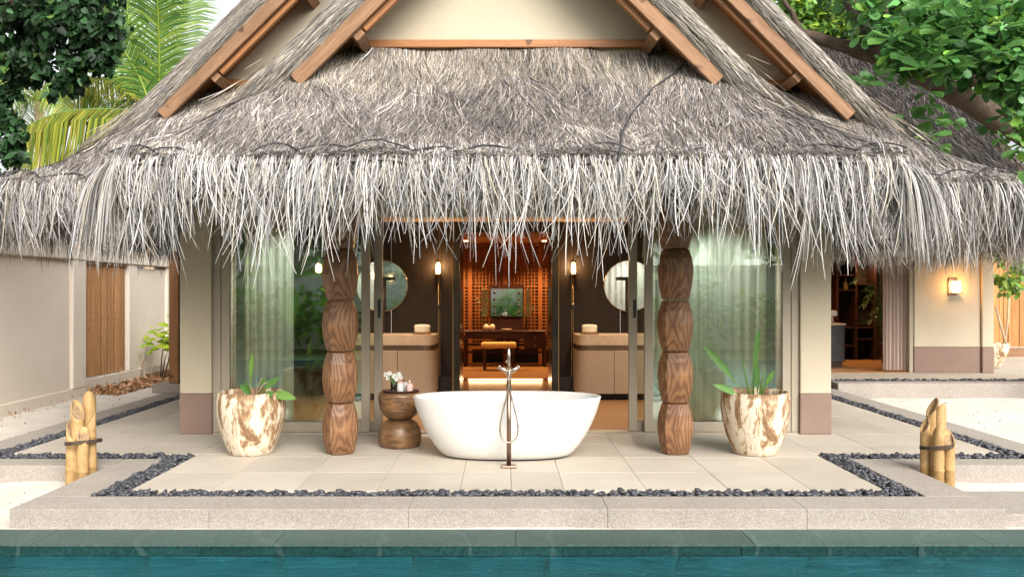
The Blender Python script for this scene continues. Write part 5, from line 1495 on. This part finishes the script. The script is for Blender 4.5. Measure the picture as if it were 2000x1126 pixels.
def leaf_cloud(pos, dirs, ups, size, cols, tmpl):
    n = len(pos); Rm = leaf_frames(dirs, ups)
    V = np.einsum('nij,kj->nki', Rm, tmpl) * size[:, None, None] + pos[:, None, :]
    F = (LEAF_F[None] + (np.arange(n) * len(tmpl))[:, None, None]).reshape(-1, 4)
    return npmesh(V.reshape(-1, 3), F, False, np.repeat(cols, len(tmpl), axis=0))

def clump_points(clumps, per_vol):
    """clumps: (x, y, z, rx, ry, rz, n) -> points mostly near the clump's skin, with outward direction"""
    P, D = [], []
    for (x, y, z, rx, ry, rz, n) in clumps:
        v = unit(RNG.normal(0, 1, (n, 3))); r = RNG.random(n) ** .45
        q = v * r[:, None] * np.array((rx, ry, rz)); P.append(q + (x, y, z)); D.append(v)
    return np.concatenate(P), np.concatenate(D)

def green_cols(n, base, spread=.3, yellow=.15):
    b = np.exp(RNG.normal(0, spread, n))[:, None]; c = np.array(base)[None] * b
    yl = RNG.random(n) < yellow; c[yl] *= np.array([2.0, 1.45, .9])
    return np.clip(c, .005, .7)

# ---- big-leaved tree at the right
rt = thing('broadleaf_tree', (9.6, 12.5, GZ), 'big-leaved green tree with thick branches over the right pavilion', 'tree')
def limb(name, pix, r0, r1, par=rt):
    pts = [at(*p) for p in pix]; n = len(pts)
    # refine and roughen
    Q, Rr = [], []
    for i in range(n - 1):
        for j in range(5):
            t = j / 5; p = pts[i].lerp(pts[i + 1], t); f = (i + t) / (n - 1)
            Q.append(p + Vector((random.gauss(0, .012), random.gauss(0, .012), random.gauss(0, .012)))); Rr.append((r0 + (r1 - r0) * f) * random.uniform(.92, 1.10))
    Q.append(pts[-1]); Rr.append(r1)
    return tube(name, Q, Rr, M['bark'], par, 12)
tube('trunk', [(9.6, 12.5, GZ), (9.5, 12.4, 1.5), (9.2, 12.3, 2.9), (8.6, 12.2, 3.6)], [.36, .30, .27, .24], M['bark'], rt, 14)
limb('branch', [(2150, 330, 12.2), (2000, 262, 12.2), (1900, 205, 12.0), (1810, 150, 11.8), (1720, 112, 11.6), (1650, 92, 11.6), (1560, 66, 11.6)], .185, .07)
limb('branch', [(1700, 105, 11.6), (1690, 60, 11.6), (1665, 10, 11.7), (1640, -60, 11.8)], .13, .10)
limb('branch', [(1570, 72, 11.6), (1555, 40, 11.6), (1530, 0, 11.6)], .05, .03)
limb('branch', [(1985, 170, 11.2), (1950, 120, 11.0), (1965, 220, 11.3), (2010, 270, 11.6)][1:], .06, .04)
limb('branch', [(1742, 95, 11.3), (1732, 50, 11.2), (1722, -10, 11.2)], .035, .025)
limb('branch', [(1905, 170, 11.8), (1890, 120, 11.8), (1870, 60, 11.9), (1855, -20, 12)], .07, .04)
# single leaves in rosettes, the ones that show largest
bl_meshes = []
for k in range(5):
    t = LEAF_OB.copy(); t[:, 0] *= RNG.uniform(.85, 1.15); t[:, 2] *= RNG.uniform(.5, 2.0); t[8, 2] -= .02; t[4, 2] -= RNG.uniform(0, .15)
    me = mesh_of(t, [tuple(f) for f in LEAF_F], True); me.materials.append(M['bigleaf']); bl_meshes.append(me)
ros = [(1740, 75), (1790, 55), (1765, 100), (1810, 85), (1842, 60), (1870, 35), (1835, 20), (1795, 15), (1905, 20), (1940, 5), (1975, 20), (1915, 60), (1955, 55), (1990, 60), (1885, 80), (1950, 100), (1985, 110), (1920, 120), (1780, 115), (1800, 135), (1835, 115), (1750, 125),
       (1690, 165), (1715, 150), (1670, 160), (1812, 178), (1815, 205), (1822, 232), (1812, 265), (1830, 285), (1725, 225), (1960, 265), (1990, 290), (1930, 350), (1985, 345), (1860, 235), (1955, 160), (1990, 175), (1865, 130), (1700, 30), (1880, 5), (1760, 30)]
cnt = 0
for (px, py) in ros:
    d = random.uniform(9.6, 11.2) if py < 150 else random.uniform(9.9, 10.8)
    c = at(px, py, d); n = 8 if py < 150 else 7
    if cnt >= 300: break
    for k in range(n):
        if cnt >= 300: break
        a = 2 * math.pi * k / n + random.uniform(-.3, .3); el = random.uniform(-.25, .6)
        dr = Vector((math.cos(a) * math.cos(el), math.sin(a) * math.cos(el) - .25, math.sin(el) - (.5 if 170 < py < 300 else .05))).normalized()
        up = Vector((random.gauss(0, .35), -.7 + random.gauss(0, .35), 1)).normalized()
        x_ = dr.cross(up).normalized(); z_v = x_.cross(dr); s_ = random.uniform(.16, .27) * (.85 if py > 150 else 1)
        o = obj('leaf', bl_meshes[k % 5], None, rt)
        mw = Matrix((( x_.x, dr.x, z_v.x), (x_.y, dr.y, z_v.y), (x_.z, dr.z, z_v.z)))
        o.location = c - wloc(rt) + dr * .03; o.rotation_mode = 'QUATERNION'; o.rotation_quaternion = mw.to_quaternion(); o.scale = (s_,) * 3
        cnt += 1
def pix_clump(px, py, d, rpx, n, flat=1.0, deep=1.0):
    c = at(px, py, d); r = rpx / FPX * d; return (c.x, c.y, c.z, r, r * deep, r * flat, n)
cl = [pix_clump(*a) for a in [(1950, 40, 12.3, 75, 520), (1850, 20, 12.5, 70, 420), (1770, 40, 12.6, 60, 300), (1990, 150, 12.6, 55, 260), (2060, 60, 12, 110, 500), (2040, 260, 13, 60, 200), (1900, 110, 12.8, 45, 180),
                               (1900, -90, 12, 160, 800), (1720, -80, 12, 120, 500), (1975, 215, 13.5, 50, 160), (1950, 70, 10.9, 70, 260), (1860, 60, 10.9, 60, 220), (1790, 80, 11.0, 50, 150), (1990, 160, 11.0, 40, 90), (1700, 30, 11.2, 50, 110), (1920, 140, 11.2, 36, 60), (1840, 110, 10.8, 45, 150), (1770, 110, 10.8, 40, 90), (1980, 100, 10.6, 50, 150), (1990, 230, 10.9, 30, 45), (2020, 360, 12.0, 40, 90), (1830, 95, 12.4, 45, 160)]]
P, D = clump_points(cl, 1); n = len(P)
dirs = unit(D * .7 + RNG.normal(0, .5, (n, 3)) + np.array((0, -.25, -.25))); ups = unit(RNG.normal(0, .45, (n, 3)) + np.array((0, -.5, 1)))
obj('crown', leaf_cloud(P, dirs, ups, RNG.uniform(.14, .24, n), green_cols(n, (.075, .20, .055), .48, .22), LEAF_OB), M['glossleaf'], None, kind='stuff')
o = bpy.data.objects['crown']; o.parent = rt; o.location = -Vector(rt.location)
# second, sunnier tree further back
bt = thing('background_tree', (10.5, 21, GZ), 'light green tree far behind the right roof, seen between branches', 'tree')
tube('trunk', [(10.5, 21, GZ), (10.2, 21, 3), (9.5, 21, 5.5), (8.5, 21, 8)], [.3, .26, .2, .1], M['bark'], bt, 10)
tube('branch', [(10.2, 21, 3.5), (12, 21, 5.5), (14, 21.5, 7.5)], [.2, .15, .08], M['bark'], bt, 10)
cl = [pix_clump(*a) for a in [(1560, 30, 20, 75, 700), (1640, 60, 20.5, 75, 750), (1600, 110, 20.5, 50, 350), (1720, 60, 20, 85, 750), (1810, 110, 21, 70, 450), (1900, 170, 21, 60, 350), (1960, 110, 21, 80, 500), (1500, -40, 20, 90, 500), (1680, -40, 20, 110, 700), (1880, 20, 21, 90, 500), (2010, 220, 21, 50, 250), (2050, 340, 21, 80, 350), (1980, 420, 21.5, 70, 350), (1700, 150, 21.5, 60, 300)]]
P, D = clump_points(cl, 1); n = len(P)
dirs = unit(D * .6 + RNG.normal(0, .6, (n, 3)) + np.array((0, -.2, -.3))); ups = unit(RNG.normal(0, .5, (n, 3)) + np.array((0, -.4, 1)))
obj('crown', leaf_cloud(P, dirs, ups, RNG.uniform(.16, .28, n), green_cols(n, (.13, .26, .05), .35, .30), LEAF_OB) , M['glossleaf'], None, kind='stuff')
for o in COL.objects:
    if o.name.startswith('crown') and o.parent is None: o.parent = bt; o.location = -Vector(bt.location)
# climber on the far right fence
P, D = clump_points([pix_clump(1975, 560, 17.5, 22, 90), pix_clump(1950, 545, 17, 14, 40), pix_clump(1990, 520, 16.5, 30, 80), pix_clump(1950, 500, 15.8, 18, 30)], 1); n = len(P)
o = obj('climber', leaf_cloud(P, unit(RNG.normal(0, .5, (n, 3)) + np.array((0, -.3, -.6))), unit(RNG.normal(0, .5, (n, 3)) + np.array((0, -1, .3))), RNG.uniform(.08, .16, n), green_cols(n, (.13, .24, .04), .3, .3), LEAF_HT), M['glossleaf'], None, kind='stuff')
tag(o, 'leafy climber hanging under the eave at the far right', 'climber')

# ---- dark tree hanging in at the upper left
lt = thing('dark_leaved_tree', (-8.6, 9.6, GZ), 'dense dark green tree hanging into the upper left corner', 'tree')
tube('trunk', [(-8.6, 9.6, GZ), (-8.4, 9.5, 2.2), (-8.0, 9.5, 4.2), (-7.0, 9.4, 5.6)], [.28, .22, .18, .10], M['bark'], lt, 12)
tube('branch', [(-8.1, 9.5, 3.8), (-7.0, 9.4, 4.6), (-5.9, 9.3, 4.9), (-4.9, 9.3, 4.6)], [.12, .08, .05, .02], M['bark'], lt, 8)
tube('branch', [(-8.4, 9.5, 2.4), (-7.4, 9.4, 3.2), (-6.2, 9.4, 3.4), (-5.6, 9.3, 3.1)], [.10, .07, .04, .02], M['bark'], lt, 8)
cl = [pix_clump(*a) for a in [(40, 40, 9.5, 90, 1500), (120, 50, 9.4, 75, 1300), (185, 60, 9.3, 48, 650), (205, 110, 9.2, 26, 220), (60, 130, 9.4, 52, 600), (130, 130, 9.3, 42, 420), (175, 135, 9.2, 22, 140), (120, 170, 9.2, 24, 120), (15, 180, 9.4, 36, 300), (10, 240, 9.3, 40, 320), (18, 300, 9.2, 34, 260), (0, 340, 9.2, 22, 110), (40, 270, 9.2, 16, 60),
                               (-60, 100, 9.6, 120, 900), (-50, 260, 9.5, 80, 500), (60, -70, 9.5, 120, 900), (180, -40, 9.4, 70, 600), (150, 15, 9.9, 80, 600), (60, 80, 10.2, 90, 800), (-190, 60, 9.6, 120, 900), (-180, -90, 9.6, 120, 800), (-300, -20, 9.6, 140, 900), (-330, -160, 9.6, 140, 800), (-170, 200, 9.5, 90, 450), (-300, 140, 9.6, 90, 450), (-60, -110, 9.6, 120, 800)]]
sub = []
for (x, y, z, rx, ry, rz, n_) in cl:                 # break every mass into small ragged sprays
    m_ = max(4, int(n_ / 45))
    for q in range(m_):
        v = Vector((random.gauss(0, 1), random.gauss(0, 1), random.gauss(0, 1))).normalized() * random.random() ** .4
        k = random.uniform(.22, .42); sub.append((x + v.x * rx, y + v.y * ry, z + v.z * rz, rx * k, ry * k, rx * k * 1.3, int(n_ * .62 / m_)))
P, D = clump_points(sub, 1); n = len(P)
dirs = unit(D * .3 + RNG.normal(0, .45, (n, 3)) + np.array((0, -.3, -.9))); ups = unit(RNG.normal(0, .5, (n, 3)) + np.array((0, -1, .5)))
obj('crown', leaf_cloud(P, dirs, ups, RNG.uniform(.06, .13, n), green_cols(n, (.016, .042, .014), .5, .08), LEAF_HT), M['darkleaf'], None, kind='stuff')
for o in COL.objects:
    if o.name.startswith('crown') and o.parent is None: o.parent = lt; o.location = -Vector(lt.location)

# ---- coconut palms behind the left roof
cp = thing('coconut_palm', (at(290, 200, 22.00).x, 22, GZ), 'coconut palm with tall upright frond behind the left of the roof', 'palm')
px0 = at(290, 200, 22.00).x
tube('trunk', [(px0 + .1, 22, GZ), (px0 + .05, 22, 3.0), (px0, 22, 6.4)], [.2, .17, .15], M['bark_pale'], cp, 12)
YG = [(.08, .185, .028), (.12, .23, .035), (.055, .14, .024), (.22, .30, .045)]
YL = [(.24, .26, .03), (.32, .30, .04), (.11, .18, .025)]
frond('frond', [at(305, 220, 22.00), at(311, 160, 21.85), at(310, 60, 21.41), at(306, -20, 20.97), at(296, -90, 20.53)], 1.14, 146, M['palmleaf'], cp, YG, 0.043, .18, 0.041, up=Vector((0, -1, 0)))
frond('frond', [at(295, 215, 22.00), at(272, 150, 21.85), at(225, 75, 21.56), at(165, 15, 21.12), at(110, -30, 20.53)], 1.06, 128, M['palmleaf'], cp, YG, 0.043, .30, 0.041, up=Vector((-.2, -1, .2)))
frond('frond', [at(300, 215, 22.00), at(262, 215, 21.71), at(180, 213, 21.12), at(110, 222, 20.68), at(48, 248, 20.24)], 1.14, 136, M['palmleaf'], cp, YL, 0.049, 1.9, 0.044)
frond('frond', [at(300, 210, 22.00), at(255, 165, 22.29), at(205, 150, 22.59), at(150, 172, 22.73)], 1.03, 97, M['palmleaf'], cp, YL, 0.043, 1.0, 0.037)
frond('frond', [at(300, 205, 22.00), at(330, 140, 22.44), at(350, 70, 22.73), at(362, 10, 22.88), at(365, -40, 22.88)], 1.10, 115, M['palmleaf'], cp, YG, 0.043, .25, 0.037, up=Vector((.2, -1, 0)))
frond('frond', [at(300, 210, 22.00), at(262, 110, 22.88), at(250, 30, 23.32), at(240, -50, 23.47)], 1.10, 115, M['palmleaf'], cp, YG, 0.043, .3, 0.037, up=Vector((-.1, -1, 0)))
frond('frond', [at(290, 215, 22.00), at(250, 195, 22.29), at(225, 210, 22.29), at(205, 262, 22.29)], 1.03, 76, M['palmleaf'], cp, YG, 0.043, 1.3, 0.037)
frond('frond', [at(290, 215, 22.00), at(230, 225, 21.85), at(190, 255, 21.71), at(170, 300, 21.71)], 0.88, 70, M['palmleaf'], cp, YG, 0.043, 1.2, 0.029)
fp = thing('far_palm', (at(76, 300, 24).x, 24, GZ), 'thin palm far behind the left garden with pale trunk', 'palm')
fpx = at(76, 300, 24).x
tube('trunk', [(fpx + .1, 24, GZ), (fpx + .05, 24, 3.0), (fpx, 24, 7.0)], [.16, .13, .11], M['bark_pale'], fp, 10)
top = Vector((fpx, 24, 7.0))
for k in range(12):
    a = 2 * math.pi * k / 12 + .2; el = random.uniform(.1, .9); l = random.uniform(1.6, 2.4)
    t1 = top + Vector((l * .5 * math.cos(a), l * .5 * math.sin(a), l * .45 * el)); t2 = top + Vector((l * math.cos(a), l * math.sin(a), l * .45 * el - .35)); t3 = t2 + Vector((.4 * math.cos(a), .4 * math.sin(a), -.5))
    frond('frond', [top, t1, t2, t3], .65, 40, M['palmleaf'], fp, YG + YL, .04, .9, .03)

# ---- garden behind the camera (it shows in the glass doors, mirrors and water)
hw_ = thing('boundary_wall', (0, -7.1, GZ), 'pale boundary wall of the garden reflected in the glass doors', 'wall')
box('wall_body', -16, 16, -7.3, -7.0, GZ, 2.2, M['whitewash'], hw_)
box('wall_cap', -16, 16, -7.36, -6.94, 2.2, 2.42, M['wallbeige'], hw_, .01)
cl = []
for k in range(26):
    x = -14 + 28 * k / 25 + random.uniform(-.4, .4); cl.append((x, -5.9 + random.uniform(-.4, .3), random.uniform(.3, 1.1), random.uniform(.6, 1.0), .5, random.uniform(.5, 1.1), 170))
for k in range(20):
    x = -16 + 32 * k / 19 + random.uniform(-.6, .6); cl.append((x, -9.5 + random.uniform(-1, 1), random.uniform(3.2, 6.0), random.uniform(1.2, 1.9), 1.2, random.uniform(1.1, 2.2), 420))
P, D = clump_points(cl, 1); n = len(P)
dirs = unit(D * .6 + RNG.normal(0, .6, (n, 3)) + np.array((0, .3, -.2))); ups = unit(RNG.normal(0, .5, (n, 3)) + np.array((0, .5, 1)))
o = obj('garden_shrubbery', leaf_cloud(P, dirs, ups, RNG.uniform(.18, .36, n), green_cols(n, (.15, .34, .06), .45, .25), LEAF_OB), M['sunleaf'], None, kind='stuff')
tag(o, 'leafy garden shrubs along the boundary wall, seen as reflections', 'shrubs')
def banana(x, y, label, leaves):
    b_ = thing('banana_plant', (x, y, GZ), label, 'plant', 'banana plants of the garden')
    tube('stem', [(x, y, GZ), (x + .03, y, 1.0), (x, y, 1.9)], [.12, .10, .06], M['potleaf'], b_, 10)
    for (dx, dy, dz, w, dr) in leaves:
        blade('leaf', (x, y, 1.75), (x + dx, y + dy, 1.75 + dz), w, M['bananaleaf'], b_, dr, .18, .12, n=14, up=Vector((0, .5, 1)))
banana(-5.9, -3.9, 'banana plant with long arching leaves reflected in the left glass door', [(-.9, .4, 1.1, .5, .5), (.5, .4, 1.5, .55, .3), (1.3, .3, .3, .55, .7), (-.3, .5, 1.7, .5, .3), (-1.4, .3, .2, .5, .8), (.3, .7, -1.0, .55, .9), (.9, -.3, .9, .5, .5)])
banana(4.8, -4.3, 'banana plant with long arching leaves reflected in the right glass door', [(-.9, .4, 1.0, .5, .5), (.5, .4, 1.4, .5, .3), (1.2, .3, .2, .5, .7), (-.3, .5, 1.6, .5, .3), (-1.3, .3, .1, .5, .8)])

pb_ = at(622, 524, 10.6)  # bulb and cord are made up to give a bright glint at the glass
pd = thing('added_bulb', tuple(pb_), 'added glowing bulb for a bright spot behind the left glass door', 'lamp')
lathe('bulb', [(.012, -.055), (.034, -.04), (.040, 0), (.030, .045), (.014, .06)], M['lampglow'], pd, tuple(pb_), 16)
tube('added_cord', [pb_ + Vector((0, 0, .06)), (pb_.x, pb_.y, 2.655)], .004, M['black'], pd, 6)
